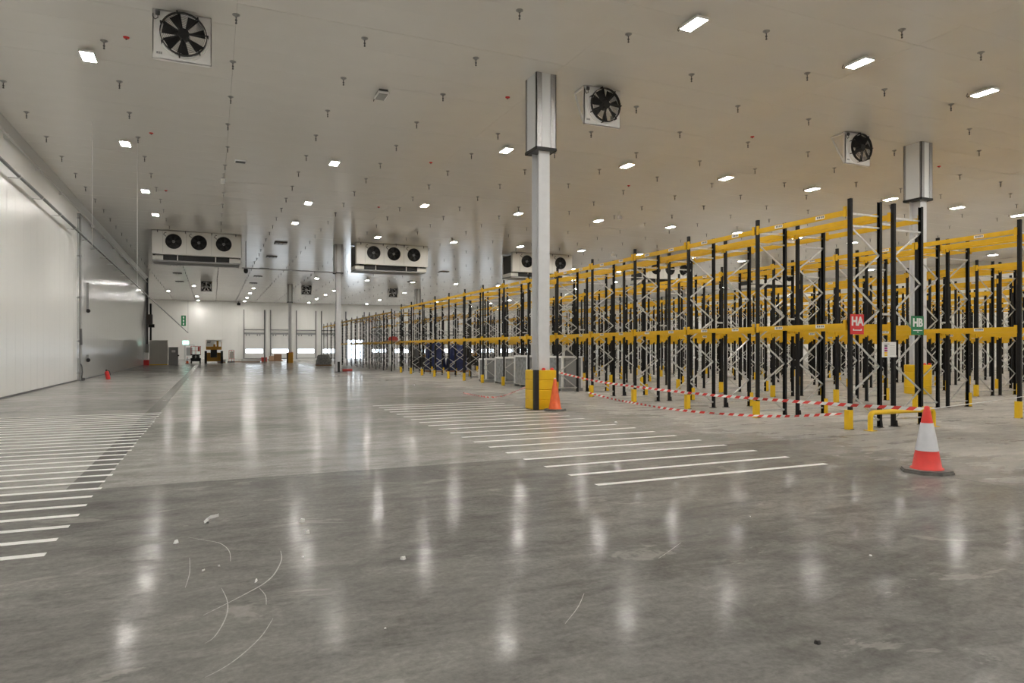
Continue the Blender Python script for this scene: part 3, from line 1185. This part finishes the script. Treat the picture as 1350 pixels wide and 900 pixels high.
def cone(x, y, label, body, h, banded, rb, name='traffic_cone'):
    r = thing(name, label, 'traffic cone', (x, y, 0))
    n = 8
    oct_ = [(rb * math.cos(math.pi / 8 + 2 * math.pi * k / n), rb * math.sin(math.pi / 8 + 2 * math.pi * k / n)) for k in range(n)]
    b = MB()
    b.prism(oct_, 0, .028, CONEB)
    b.prism([(p[0] * .96, p[1] * .96) for p in oct_], .028, .05, CONEB)
    b.obj('base', r)
    rc = rb * .56
    R = lambda z: rc + (.035 - rc) * (z - .05) / (h - .05)
    if banded:
        za, zb = .30, .68
        MB().lathe([(rc * 1.12, .05), (rc * 1.10, .065), (R(.07) + .0, .075), (R(za), za)], body, n=28, cap=False).obj('lower_body', r)
        MB().lathe([(R(za) + .004, za), (R(zb) + .004, zb)], CONEW, n=28, cap=False).obj('reflective_sleeve', r)
        b = MB()
        b.lathe([(R(zb), zb), (R(h - .06), h - .06), (.036, h - .05), (.034, h - .012), (.018, h), (.0, h)], body, n=24, cap=False)
        b.obj('tip', r)
    else:
        MB().lathe([(rc * 1.1, .05), (rc * 1.08, .06), (R(.07), .07), (R(h - .02), h - .02), (.02, h), (.0, h)], body, n=28, cap=False).obj('body', r)
        MB().lathe([(.03, h - .01), (.032, h + .015), (.01, h + .02), (0, h + .02)], PAPER, n=12, cap=False).obj('tip', r)
    return r


cp = atz(1222, 622, 0)
cone(cp.x, cp.y, 'red and white traffic cone holding barrier tape in the right foreground', CONER, .91, True, .33)
c2 = atz(729, 540.3, 0)
cone(8.62, 16.70, 'plain orange traffic cone at the yellow column guard', CONEO, .88, False, .31)


# ------------------------------------------------------------------ barrier tape
def catmull(P, n=10):
    Q = []
    for i in range(len(P) - 1):
        p0, p1, p2, p3 = P[max(i - 1, 0)], P[i], P[i + 1], P[min(i + 2, len(P) - 1)]
        for k in range(n):
            t = k / n
            Q.append(0.5 * ((2 * p1) + (p2 - p0) * t + (2 * p0 - 5 * p1 + 4 * p2 - p3) * t * t + (3 * p1 - p0 - 3 * p2 + p3) * t ** 3))
    Q.append(P[-1])
    return Q


def tape(name, pts, label, wd=.05, seg=.10, lay=0.35):
    P = catmull([Vector(p) for p in pts], 30)
    # even resampling
    Ls = [0]
    for i in range(1, len(P)):
        Ls.append(Ls[-1] + (P[i] - P[i - 1]).length)
    n = max(4, int(Ls[-1] / seg))
    Q = []
    j = 0
    for k in range(n + 1):
        s_ = Ls[-1] * k / n
        while j < len(Ls) - 2 and Ls[j + 1] < s_:
            j += 1
        t = (s_ - Ls[j]) / max(1e-6, Ls[j + 1] - Ls[j])
        Q.append(P[j].lerp(P[j + 1], min(1, t)))
    b = MB()
    tw = 0
    U, D = [], []
    for i, q in enumerate(Q):
        d = (Q[min(i + 1, n)] - Q[max(i - 1, 0)]).normalized()
        side = Vector((-d.y, d.x, 0)).normalized()
        tw = lay * math.sin(i * .35) + lay * .4 * math.sin(i * 1.1)
        wv = (Vector((0, 0, 1)) * math.cos(tw) + side * math.sin(tw)) * wd / 2
        U.append(q + wv + d * .03)
        D.append(q - wv - d * .03)
    for i in range(n):
        m = TAPER if (i // 1) % 2 else TAPEW
        th = Vector((0.0006, 0.0006, 0))
        b.add([U[i], U[i + 1], D[i + 1], D[i]], [(0, 1, 2, 3)], m)
    return tag(b.obj(name), label, 'barrier tape')


tape('barrier_tape', [(8.95, 17.1, 1.03), (8.97, 15.2, .88), (8.98, 13.3, .82), (8.99, 11.3, .79), (9.0, 9.42, .80), (9.0, 7.6, .83), (9.0, 6.36, .865)], 'red and white barrier tape strung from the column guard to the cone', seg=.115)
low = [(775, 517), (808, 525.8), (842, 532), (873, 537.4), (912, 542), (949, 545), (1001, 548), (1040, 548.4), (1074, 547), (1109, 545.4)]
low3 = []
for u, v in low:
    q = atz(u, v, .04)
    if q.x > 12.14:
        d = ray(u, v)
        t = 12.14 / d[0]
        q = Vector((12.14, d[1] * t, CAM_H + d[2] * t))
    low3.append(tuple(q))
tape('barrier_tape', low3, 'loose red and white tape lying along the rack feet', wd=.06, seg=.14, lay=.6)
lt = [(8.3, 17.87, .6)] + [tuple(atz(u, v, .035)) for u, v in [(664, 521.5), (650, 523.5), (640, 523), (625, 520.5), (610, 517.5)]]
tape('barrier_tape', lt, 'slack red and white tape trailing from the guard across the open floor', wd=.045, seg=.12, lay=.5)
b = MB()
b.tube([(9.08, 6.33, .865), (12.5, 7.5, .80), (17.8, 9.4, .70)], .006, PAPER, 5)
tag(b.obj('white_cord'), 'thin white cord leading from the red cone to the right', 'cord')
# ------------------------------------------------------------------ wrapped crates and goods


def wrapped_crate(x0, x1, y0, y1, h, label):
    r = thing('wrapped_crate', label, 'crate', ((x0 + x1) / 2, (y0 + y1) / 2, 0), 'wrapped crates under the rack')
    a, c = (x1 - x0) / 2, (y1 - y0) / 2
    b = MB()
    for y in (-c + .05, 0, c - .05):
        b.box(-a, a, y - .05, y + .05, 0, .09, MIDGREY)
    for x in (-a + .05, 0, a - .05):
        b.box(x - .06, x + .06, -c, c, .09, .12, MIDGREY)
    b.obj('pallet', r)
    MB().box(-a + .04, a - .04, -c + .04, c - .04, .12, h - .04, WRAP).obj('wrapped_load', r)
    t = .075
    for sx in (-1, 1):
        for sy in (-1, 1):
            MB().cbox((sx * (a - t / 2), sy * (c - t / 2), (h + .12) / 2), (t, t, h - .12), WHITE).obj('corner_post', r)
    b = MB()
    for sy in (-1, 1):
        b.cbox((0, sy * (c - t / 2), h - t / 2), (2 * a - 2 * t, t, t), WHITE)
    for sx in (-1, 1):
        b.cbox((sx * (a - t / 2), 0, h - t / 2), (t, 2 * c - 2 * t, t), WHITE)
    b.obj('top_frame', r)
    for sy in (-1, 1):
        b = MB()
        b.box(-a * .62, a * .62, sy * (c - .03), sy * (c - .005), .25, h - .2, MIDGREY)
        b.obj('side_panel', r)
    return r


wrapped_crate(12.75, 13.65, 30.0, 31.2, 1.30, 'plastic wrapped grey crate on the left of the rack column')
wrapped_crate(12.65, 13.65, 27.2, 28.6, 1.40, 'larger plastic wrapped crate just left of the tall column')
wrapped_crate(12.75, 13.7, 24.1, 25.6, 1.40, 'grey wrapped crate right of the tall column behind the tape')
wrapped_crate(12.75, 13.65, 32.4, 33.4, 1.2, 'smallest wrapped crate deeper in the rack bay')


def wrapped_heap(x, y, sx, sy, h, m, label, name, cat):
    b = MB()
    n, mrow = 14, 6
    vs, fs = [], []
    for i in range(mrow + 1):
        t = i / mrow
        k_ = 1 - .28 * t ** 2.2
        for q in range(n):
            a = 2 * math.pi * q / n
            e = 3.0
            cx_ = math.copysign(abs(math.cos(a)) ** (2 / e), math.cos(a))
            cy_ = math.copysign(abs(math.sin(a)) ** (2 / e), math.sin(a))
            j = 1 + random.uniform(-.05, .05)
            vs.append((cx_ * sx * k_ * j, cy_ * sy * k_ * j, h * t * (1 + random.uniform(-.06, .06) * (i == mrow))))
    for i in range(mrow):
        for q in range(n):
            fs.append((i * n + q, i * n + (q + 1) % n, (i + 1) * n + (q + 1) % n, (i + 1) * n + q))
    fs.append(tuple(range(mrow * n, mrow * n + n)))
    fs.append(tuple(reversed(range(n))))
    b.add(vs, fs, m)
    r = thing(name, label, cat, (x, y, 0))
    b2 = MB()
    for yy in (-sy * .8, 0, sy * .8):
        b2.box(-sx * .95, sx * .95, yy - .06, yy + .06, 0, .12, BROWN)
    b2.obj('pallet', r)
    o = b.obj('sheeted_load', r, (0, 0, .12))
    return r


wrapped_heap(15.1, 48.6, .75, .75, 2.0, BLUE, 'dark blue sheeted load standing left under the far rack', 'sheeted_pallet', 'load')
wrapped_heap(16.55, 47.9, .7, .75, 1.85, BLUE, 'dark blue sheeted load standing right under the far rack', 'sheeted_pallet', 'load')
wrapped_heap(10.15, 69.9, .75, .6, .95, WRAP, 'grey wrapped heap on the floor left of the column foot', 'wrapped_heap', 'load')
# ------------------------------------------------------------------ pipes and devices on the left wall
r = thing('sloping_pipe', 'long sloping grey pipe with brackets along the left wall', 'pipe', (0, 0, 0))
P0, P1 = Vector((-6.22, 6.0, 7.98)), Vector((-6.22, 83.6, 7.24))
MB().tube([P0, P1, (-3.55, 120.3, 4.22)], .06, PIPED, 8).obj('pipe_run', r)
for k in range(22):
    t = (k + .5) / 22
    p = P0.lerp(P1, t)
    b = MB()
    b.box(WX + .004, p.x + .02, p.y - .02, p.y + .02, p.z - .09, p.z - .06, ZINC)
    b.ringy((p.x, p.y, p.z), .058, .075, -.025, .025, ZINC, 10)
    b.obj('pipe_clamp', r)
tag(MB().tube([(-3.55, 120.35, HC), (-3.55, 120.35, 4.22)], .02, STEEL, 6).obj('drop_conduit'), 'thin conduit dropping down the end wall to the sloping pipe', 'conduit')
r = thing('conduit', 'pale conduit high along the left wall just below the coving', 'conduit', (0, 0, 0))
MB().tube([(-6.42, 6, 9.05), (-6.42, 82.9, 8.85)], .045, TRIM, 8).obj('conduit_run', r)
for k in range(16):
    y = 10 + k * 4.6
    MB().box(WX + .004, -6.40, y - .03, y + .03, 8.93 - (y - 6) * .0026 + .02, 9.12 - (y - 6) * .0026, WHITE).obj('conduit_clip', r)
yv = 42.2
r = thing('standpipe', 'vertical grey standpipe on the left wall where white panels end', 'pipe', (-6.38, yv, 0))
MB().tube([(0, 0, 0.0), (0, 0, 8.75)], .065, MIDGREY, 10).obj('pipe', r)
for z in (.4, 2.1, 4.4, 6.6, 8.6):
    b = MB()
    b.lathe([(.09, -.05), (.09, .05)], STEEL, (0, 0, z), 10)
    b.box(-.165, 0, -.02, .02, z - .02, z + .02, STEEL)
    b.obj('pipe_collar', r)
MB().tube([(.02, -.05, 2.75), (.05, -.10, 1.9)], .06, DKGREY, 8).obj('valve_body', r)
b = MB()
b.tube([(.06, -.05, .15), (.1, -.08, .45), (.08, -.08, .75), (.02, -.05, .9)], .03, DKGREY, 6)
b.box(.05, .22, -.12, .0, .02, .16, DKGREY)
b.obj('drain_valve', r)
for z, lab in ((3.85, 'small black round sensor on a drop wire beside the standpipe'), (1.05, 'small black wall bracket low beside the standpipe')):
    r = thing('wall_device', lab, 'device', (-6.47, 45.3, z))
    MB().disky((0, 0, 0), .11, -.1, .0, RUB, 10).obj('sensor_head', r)
    MB().box(-.08, .03, -.05, .05, .05, 1.6 if z > 3 else .3, MIDGREY).obj('sensor_stem', r)
# door track / service post at the end of the steel wall
r = thing('service_post', 'tall dark service post at the far end of the steel wall', 'post', (-6.35, 83.3, 0))
MB().box(-.18, .02, -.2, .2, 0, HC - .02, DKGREY).obj('post', r)
MB().tube([(.22, .3, .2), (.22, .3, 6.6)], .10, RUB, 8).obj('black_duct', r)
MB().box(.02, .42, -.25, .35, 4.3, 5.4, DKGREY).obj('motor_box', r)
MB().box(.05, .6, -.2, .2, 4.0, 4.35, RUB).obj('gear_head', r)
MB().box(-.15, .12, -.6, -.25, 1.2, 2.2, MIDGREY).obj('control_box', r)
r = thing('fire_point', 'red and white fire point at the foot of the service post', 'fire point', (-6.22, 79.4, 0))
MB().box(-.25, .25, -.2, .2, 0, .55, RED).obj('red_box', r)
MB().box(-.2, .2, -.15, .15, .55, 1.3, WHITE).obj('white_panel', r)
p = atz(143, 500, 0)
r = thing('fire_extinguisher', 'small red fire extinguisher standing on the floor near the left wall', 'extinguisher', (p.x, p.y, 0), rot=(0, math.radians(-12), .4))
MB().lathe([(.10, .01), (.11, .03), (.11, .38), (.09, .44), (.04, .48)], RED, n=14).obj('cylinder', r)
MB().box(-.03, .03, -.03, .03, .47, .56, RUB).obj('valve', r)
MB().tube([(.03, 0, .52), (.14, 0, .45), (.15, 0, .2)], .016, RUB, 6).obj('hose', r)
# hanging cables
for (u, v0, v1, lab) in ((181, 181, 377, 'thin pale cable hanging from the ceiling past the second left lamp'), (121.5, 160, 326, 'thin pale cable hanging from the ceiling to the sloping wall pipe')):
    t = atz(u, v0, HC)
    dep = t.x * SA + t.y * CA
    zb = CAM_H + (HY - v1) / FPX * dep
    tag(MB().tube([t, (t.x, t.y, zb)], .008, PAPER, 5).obj('hanging_cable'), lab, 'cable')
# ------------------------------------------------------------------ small things on the ceiling
for k, (x, y, lab) in enumerate(((-1.95, 19.3, 'red ceiling tag left of the big left fan'), (-2.0, 27.5, 'red ceiling tag near the second left lamp'), (-2.07, 37.2, 'red ceiling tag near the third left lamp'), (8.28, 19.2, 'red ceiling dot just left of the tall column'), (8.27, 27.2, 'red ceiling dot halfway to the middle cooling unit'), (8.28, 36.9, 'red ceiling dot before the middle cooling unit'), (17.96, 19.2, 'red ceiling dot between the two right fans'), (28.1, 19.15, 'red ceiling dot right of the rack column'), (18.0, 27.3, 'red ceiling dot above the middle racks'))):
    r = thing('sampling_point', lab, 'ceiling tag', (x, y, HC))
    MB().lathe([(.055, -.03), (.075, 0)], RED, n=12).obj('red_disc', r)
    MB().lathe([(.02, -.06), (.02, -.03)], DKGREY, n=6).obj('nozzle', r)
p = atz(503, 126, HC - .1)
r = thing('unlit_lamp', 'unlit white ceiling lamp in the middle of the open ceiling', 'lamp', (p.x, p.y, HC))
b = MB()
b.box(-.16, .16, -.3, .3, -.13, -.07, WHITE)
b.obj('housing', r)
MB().box(-.13, .13, -.26, .26, -.15, -.13, MIDGREY).obj('diffuser', r)
MB().box(-.13, .13, -.27, .27, -.07, 0, DKGREY).obj('bracket', r)
MB().tube([(-.14, .3, -.1), (-.16, .38, -.17), (-.14, .42, -.1), (-.1, .4, 0)], .01, RUB, 5).obj('cable', r)
p = atz(317, 212, HC)
r = thing('ceiling_vent', 'small dark slotted vent in the ceiling above the left cooling unit', 'vent', (p.x, p.y, HC))
MB().box(-.22, .22, -.18, .18, -.05, 0, WHITE).obj('vent_frame', r)
for k in range(3):
    MB().box(-.19, .19, -.14 + k * .1, -.08 + k * .1, -.07, -.05, DKGREY).obj('slat', r)
for u, v, lab in ((294, 238, 'small white detector box above the left cooling unit'), (817, 286, 'small white detector box above the middle racks'), (808, 336, 'small white detector box by the far cooling unit')):
    p = atz(u, v, HC - .3)
    r = thing('ceiling_detector', lab, 'detector', (p.x, p.y, HC))
    MB().box(-.1, .1, -.1, .1, -.42, -.22, WHITE).obj('detector_body', r)
    MB().tube([(0, 0, -.22), (0, 0, 0)], .02, TRIM, 6).obj('stem', r)
q_ = 0
for u, v in ((370, 320), (358, 338), (348, 354), (340, 364), (334, 373), (585, 358), (231, 349), (234, 360), (237, 371), (543, 371)):
    p = atz(u, v, HC)
    r = thing('ceiling_grille', 'small dark ceiling grille beyond the cooling units, %s of ten' % ORD[q_], 'grille', (p.x, p.y, HC))
    q_ += 1
    MB().box(-.42, .42, -.5, .5, -.06, 0, DKGREY).obj('grille_frame', r)
    for k in range(3):
        MB().box(-.36 + k * .26, -.16 + k * .26, -.44, .44, -.075, -.06, STEEL).obj('louvre', r)
r = thing('dome_camera', 'small black dome camera under the left cooling unit', 'camera', (2.2, 52.5, HC))
MB().tube([(0, 0, 0), (0, 0, -1.95)], .03, DKGREY, 6).obj('drop_pole', r)
MB().lathe([(.0, -2.32), (.12, -2.25), (.15, -2.1), (.12, -1.95)], RUB, n=12, cap=False).obj('dome', r)
r = thing('dome_camera', 'small black camera at the top of the end wall', 'camera', (3.95, 120.3, 9.0))
MB().box(-.25, .25, -.4, .0, -.2, .2, RUB).obj('camera_body', r)
MB().box(-.05, .05, -.1, .15, .2, .4, RUB).obj('mount', r)
# ------------------------------------------------------------------ far end: cabinets, lifts, goods
r = thing('tall_cabinet', 'tall grey two-door cabinet at the end of the steel wall', 'cabinet', (-5.15, 80.6, 0))
MB().box(-.84, .84, -.5, .5, .08, 2.58, CABGREY).obj('body', r)
MB().box(-.80, -.01, -.53, -.5, .14, 2.5, CABGREY).obj('door', r)
MB().box(.01, .80, -.53, -.5, .14, 2.5, CABGREY).obj('door', r)
MB().box(-.84, .84, -.52, .5, 0, .08, YELG).obj('plinth', r)
r = thing('control_cabinet', 'shorter dark grey control cabinet beside the tall cabinet', 'cabinet', (-3.81, 81.4, 0))
MB().box(-.45, .45, -.3, .3, 0, 1.87, MIDGREY).obj('body', r)
d_ = MB().box(-.41, .41, -.32, -.3, 1.08, 1.82, MIDGREY).obj('door', r)
MB().box(-.16, .2, -.325, -.32, 1.3, 1.55, PAPER).obj('label_plate', d_)
MB().box(-.41, .41, -.32, -.3, .06, 1.05, MIDGREY).obj('door', r)
MB().box(.42, .56, -.4, -.25, .9, 1.05, RUB).obj('handle', r)
r = thing('door_20', 'white personnel door under a small green lit sign', None, (-3.35, YF, 0))
r['kind'] = 'structure'
MB().box(-.75, .75, -.08, -.003, 0, 2.35, TRIM).obj('door_frame', r)
MB().box(-.6, .6, -.11, -.08, .05, 2.2, WHITE).obj('door_leaf', r)
MB().box(-.45, .45, -.115, -.11, .6, 1.9, MIDGREY).obj('vision_panel', r)
r = thing('exit_light', 'small glowing pale green exit light over the personnel door', 'exit sign', (-3.55, 110.0, 2.4))
MB().box(-.4, .4, -.05, 0, -.1, .45, GREENLIT).obj('light_panel', r)
MB().box(-.42, .42, 0, .06, -.14, .47, WHITE).obj('sign_case', r)
MB().tube([(0, .03, -.12), (0, .03, -2.4)], .03, TRIM, 6).obj('stand', r)
r = thing('exit_sign', 'green escape route sign with white pictograms high on the end wall', 'sign', (-4.2, 120.498, 6.15))
MB().box(-.33, .33, -.04, 0, -.82, .82, GREEN).obj('sign_plate', r)
b = MB()
for z in (.5, 0, -.5):
    b.box(-.1, .1, -.05, -.04, z - .16, z + .16, PAPER)
b.obj('pictogram', r)
b = MB()


def scissor_lift(x, y, w_, h0, h1, body, label, rail):
    r = thing('scissor_lift', label, 'lift', (x, y, 0))
    hw = w_ / 2
    b = MB()
    b.box(-hw, hw, -.5, .5, .25, .6, FANB)
    b.box(-hw - .02, hw + .02, -.52, .52, .45, .62, body)
    b.obj('chassis', r)
    for sx in (-1, 1):
        for yy in (-.36, .36):
            b = MB()
            b.tube([(sx * (hw - .14), yy, .2), (sx * hw, yy, .2)], .2, RUB, 12)
            b.obj('wheel', r)
    n = 3
    for s_ in (-1, 1):
        b = MB()
        for k in range(n):
            z0, z1 = .62 + (h0 - .62) * k / n, .62 + (h0 - .62) * (k + 1) / n
            b.bar((-hw + .1, s_ * .3, z0), (hw - .1, s_ * .3, z1), .05, .07, FANB)
            b.bar((hw - .1, s_ * .34, z0), (-hw + .1, s_ * .34, z1), .05, .07, FANB)
        b.obj('scissor_arm', r)
    MB().box(-hw, hw, -.55, .55, h0, h0 + .1, body).obj('platform', r)
    b = MB()
    for sx in (-1, 0, 1):
        for yy in (-.52, .52):
            b.bar((sx * (hw - .03), yy, h0 + .1), (sx * (hw - .03), yy, h1), .045, .045, rail)
    for z in (h1, (h0 + h1) / 2):
        for yy in (-.52, .52):
            b.bar((-hw, yy, z), (hw, yy, z), .045, .045, rail)
        for sx in (-1, 1):
            b.bar((sx * (hw - .03), -.52, z), (sx * (hw - .03), .52, z), .045, .045, rail)
    b.obj('guard_rail', r)
    MB().box(hw - .32, hw - .08, -.62, -.54, h0 + .45, h1 - .05, rail).obj('control_panel', r)
    return r


scissor_lift(-1.75, 86.6, 1.05, .95, 1.98, FANB, 'small black scissor lift with red guard rails', REDM)
# yellow boom lift
r = thing('boom_lift', 'yellow and black lift machine with white and yellow raised basket', 'lift', (.15, 85.8, 0))
for sx in (-1, 1):
    MB().tube([(sx * .72, -.35, .42), (sx * .98, -.35, .42)], .42, RUB, 16).obj('wheel', r)
    MB().tube([(sx * .72, 1.2, .42), (sx * .98, 1.2, .42)], .42, RUB, 16).obj('wheel', r)
    MB().box(*sorted((sx * .35, sx * .95)), -.2, 1.3, .75, 1.25, ORANGE).obj('side_hood', r)
    MB().box(*sorted((sx * .72, sx * .97)), -.75, -.2, .1, 1.45, RUB).obj('bumper_post', r)
b = MB()
b.box(-.72, .72, -.3, 1.3, .25, .8, ORANGE)
b.obj('chassis', r)
MB().box(-.34, .34, -.45, .4, .7, 1.58, FANB).obj('mast', r)
b = MB()
b.box(-.82, .82, -.6, .3, 1.58, 1.66, ORANGE)
b.box(-.82, .82, -.62, -.58, 1.62, 1.95, ORANGE)
b.obj('basket_floor', r)
b = MB()
b.box(-.80, .1, -.61, -.585, 1.98, 2.68, WHITE)
b.box(.1, .82, -.61, -.585, 2.45, 2.68, WHITE)
b.box(-.72, -.35, -.625, -.61, 2.35, 2.42, DKGREY)
b.box(-.72, -.3, -.625, -.61, 2.5, 2.57, DKGREY)
b.obj('basket_banner', r)
MB().box(.28, .5, -.63, -.55, 1.9, 2.6, ORANGE).obj('control_box', r)
MB().box(-.05, .18, -.64, -.6, 1.9, 2.2, ORANGE).obj('tool_tray', r)
b = MB()
for sx in (-.8, .8):
    for yy in (-.58, .28):
        b.bar((sx, yy, 1.6), (sx, yy, 2.70), .045, .045, ORANGE)
for z in (2.7, 2.2):
    for yy in (-.58, .28):
        b.bar((-.82, yy, z), (.82, yy, z), .045, .045, WHITE)
b.obj('basket_rail', r)
# stacker / trolley, cone, floor goods
r = thing('hand_trolley', 'red hand trolley with pale load beside the yellow lift', 'trolley', (2.1, 88.5, 0))
MB().box(-.45, .35, -.3, .3, .05, .18, RUB).obj('forks', r)
b = MB()
for x in (-.28, .0, .28):
    b.bar((x, 0, .15), (x, 0, 1.5), .06, .06, REDM)
for z in (.5, 1.0, 1.5):
    b.bar((-.28, 0, z), (.28, 0, z), .06, .06, REDM)
b.obj('handle_frame', r)
MB().box(-.2, .2, -.05, .25, .55, 1.35, PAPER).obj('paper_sack', r)
cone(-2.62, 86.3, 'tiny far orange cone beside the black lift', CONEO, .75, True, .26)
for x, y, w_, d_, h_, m, lab in ((1.0, 89.5, .9, .8, .35, MIDGREY, 'low grey bundle right of the yellow lift'), (4.4, 92.3, 2.3, .9, .42, PAPER, 'long pale sheeted bundle before the first dock door'), (2.7, 93.5, 1.2, .7, .2, PAPER, 'flat pale board stack left of the first dock door'), (6.0, 91.8, .7, .7, .6, REDM, 'small red wrapped pack beside the dark pole')):
    r = thing('floor_bundle', lab, 'bundle', (x, y, 0))
    b = MB()
    b.prism([(p_[0] * (1 + random.uniform(-.08, .08)), p_[1]) for p_ in rrect(w_, d_, min(w_, d_) * .25, 3)], .1, h_, m)
    b.obj('wrapped_goods', r)
    MB().box(-w_ / 2, w_ / 2, -d_ / 2, d_ / 2, 0, .1, BROWN).obj('pallet', r)
r = thing('card_box_stack', 'brown cardboard load on a pallet before the second dock door', 'boxes', (8.0, 99.5, 0))
MB().box(-.9, .9, -.5, .5, 0, .12, BROWN).obj('pallet', r)
MB().box(-.2, .75, -.45, .45, .12, .95, BROWN).obj('card_box', r)
MB().box(-.85, -.25, -.4, .4, .12, .7, mat('tan_card', (.5, .33, .22), .8)).obj('card_box', r)
r = thing('loading_platform', 'low white platform before the third dock door', 'platform', (12.2, 99.0, 0))
MB().box(-1.3, 1.3, -.5, .5, .05, .34, WHITE).obj('deck', r)
for x in (-1.1, 1.1):
    MB().box(x - .1, x + .1, -.45, .45, 0, .05, DKGREY).obj('skid', r)
tag(MB().tube([(5.78, 87.5, 0), (5.78, 87.5, 6.3)], .07, TRACK, 8).obj('pole'), 'thin dark pole between the first two dock doors', 'pole')
r = thing('floor_tool', 'small red wheel stand at the middle column foot', 'stand', (8.75, 51.0, 0))
b = MB()
b.tube([(0, -.1, .12), (.7, -.1, .12)], .1, REDM, 8)
b.obj('red_roll', r)
MB().box(-.35, -.2, -.2, -.05, 0, .75, RUB).obj('black_post', r)
r = thing('red_machine', 'red item resting on the far rack beam', 'load', (12.78, 51.95, 2.24))
MB().box(-.5, .48, -.6, .6, 0, .1, BROWN).obj('board', r)
MB().lathe([(.35, .1), (.42, .2), (.3, .38), (.1, .42)], REDM, n=12).obj('red_cover', r)
# dark machine parts standing deep under the far racks
for k, (x, y, w_, h_, lab) in enumerate(((16.3, 56.0, 1.4, 1.7, 'dark pallet truck shape under the far rack'), (22.0, 60.0, 1.6, 1.9, 'dark machine parked in the far aisle'), (22.2, 40.0, 1.1, 1.6, 'dark machine parked in the second aisle'))):
    r = thing('parked_truck', lab, 'truck', (x, y, 0))
    MB().box(-w_ / 2, w_ / 2, -.5, .6, .15, h_ * .55, FANB).obj('body', r)
    MB().box(-w_ / 2, -w_ / 2 + .5, -.45, .5, h_ * .55, h_, DKGREY).obj('cab', r)
    MB().box(.1, w_ / 2, -.3, .3, h_ * .55, h_ * .7, ORANGE).obj('hood', r)
    for sx in (-1, 1):
        MB().tube([(sx * (w_ / 2 - .2), -.45, .2), (sx * w_ / 2, -.45, .2)], .2, RUB, 12).obj('wheel', r)
# ------------------------------------------------------------------ scraps on the near floor


def scrap(u, v, size, lab, dark=False, long=False):
    p = atz(u, v, 0)
    b = MB()
    size *= .85
    n = 7
    top, bot = [], []
    for k in range(n):
        a = 2 * math.pi * k / n
        rr = size * random.uniform(.6, 1.1)
        bot.append((rr * math.cos(a) * (1.5 if long else 1), rr * math.sin(a) * (.5 if long else .8), 0))
        top.append((rr * .75 * math.cos(a) * (1.5 if long else 1), rr * .7 * math.sin(a) * (.5 if long else .8), size * random.uniform(.4, .9)))
    b.add(bot + top, [(k, (k + 1) % n, n + (k + 1) % n, n + k) for k in range(n)] + [tuple(range(n, 2 * n)), tuple(reversed(range(n)))], RUB if dark else PAPER)
    o = b.obj('floor_scrap', None, (p.x, p.y, 0))
    o.rotation_euler = (0, 0, random.uniform(0, 3))
    tag(o, lab, 'scrap', 'scraps on the near floor')


scrap(399, 688, .045, 'crumpled white scrap, upper of the two lying close together')
scrap(405.5, 703, .04, 'crumpled white scrap, lower of the two lying close together')
scrap(232, 715.5, .035, 'white scrap lying left of the curved strip')
scrap(531.5, 737, .038, 'lone white scrap in the middle of the near floor')
scrap(268, 752, .02, 'tiny white crumb among the curved scuff marks', long=True)
scrap(338, 766, .025, 'thin white sliver beside the long curved scuff', long=True)
scrap(289, 746, .015, 'tiny white chip above the scuff marks')
scrap(399, 734, .013, 'tiny chip below the paired scraps')
scrap(508, 828, .01, 'tiny crumb near the bottom middle of the floor')
scrap(1148, 732.5, .016, 'tiny white chip on the floor below the red cone')
scrap(1264, 559.5, .02, 'tiny white chip right of the guard rail')
scrap(989, 681, .012, 'tiny white chip in the right middle floor')
scrap(546, 508, .07, 'white cup shape on the open floor before the far rack')
scrap(812, 557, .05, 'white scrap beside the upper painted bars')
scrap(1077, 848, .03, 'dark flat chip near the bottom right of the floor', True)
# curved plastic strip
P = [atz(u, v, .004) for u, v in ((272.5, 690), (271.5, 686.5), (275, 683), (281, 681.5), (287, 680))]
b = MB()
vs = []
for i, q in enumerate(P):
    d = (P[min(i + 1, 4)] - P[max(i - 1, 0)]).normalized()
    n_ = Vector((-d.y, d.x, 0)) * .02
    vs += [q + n_ + Vector((0, 0, .0)), q - n_ + Vector((0, 0, .03)), q - n_ + Vector((0, 0, -.003))]
fs = []
for i in range(4):
    for a, c in ((0, 1), (1, 2), (2, 0)):
        fs.append((3 * i + a, 3 * i + c, 3 * i + 3 + c, 3 * i + 3 + a))
b.add(vs, fs, PAPER)
tag(b.obj('plastic_strip'), 'curled white plastic strip lying on the dark near floor', 'scrap')
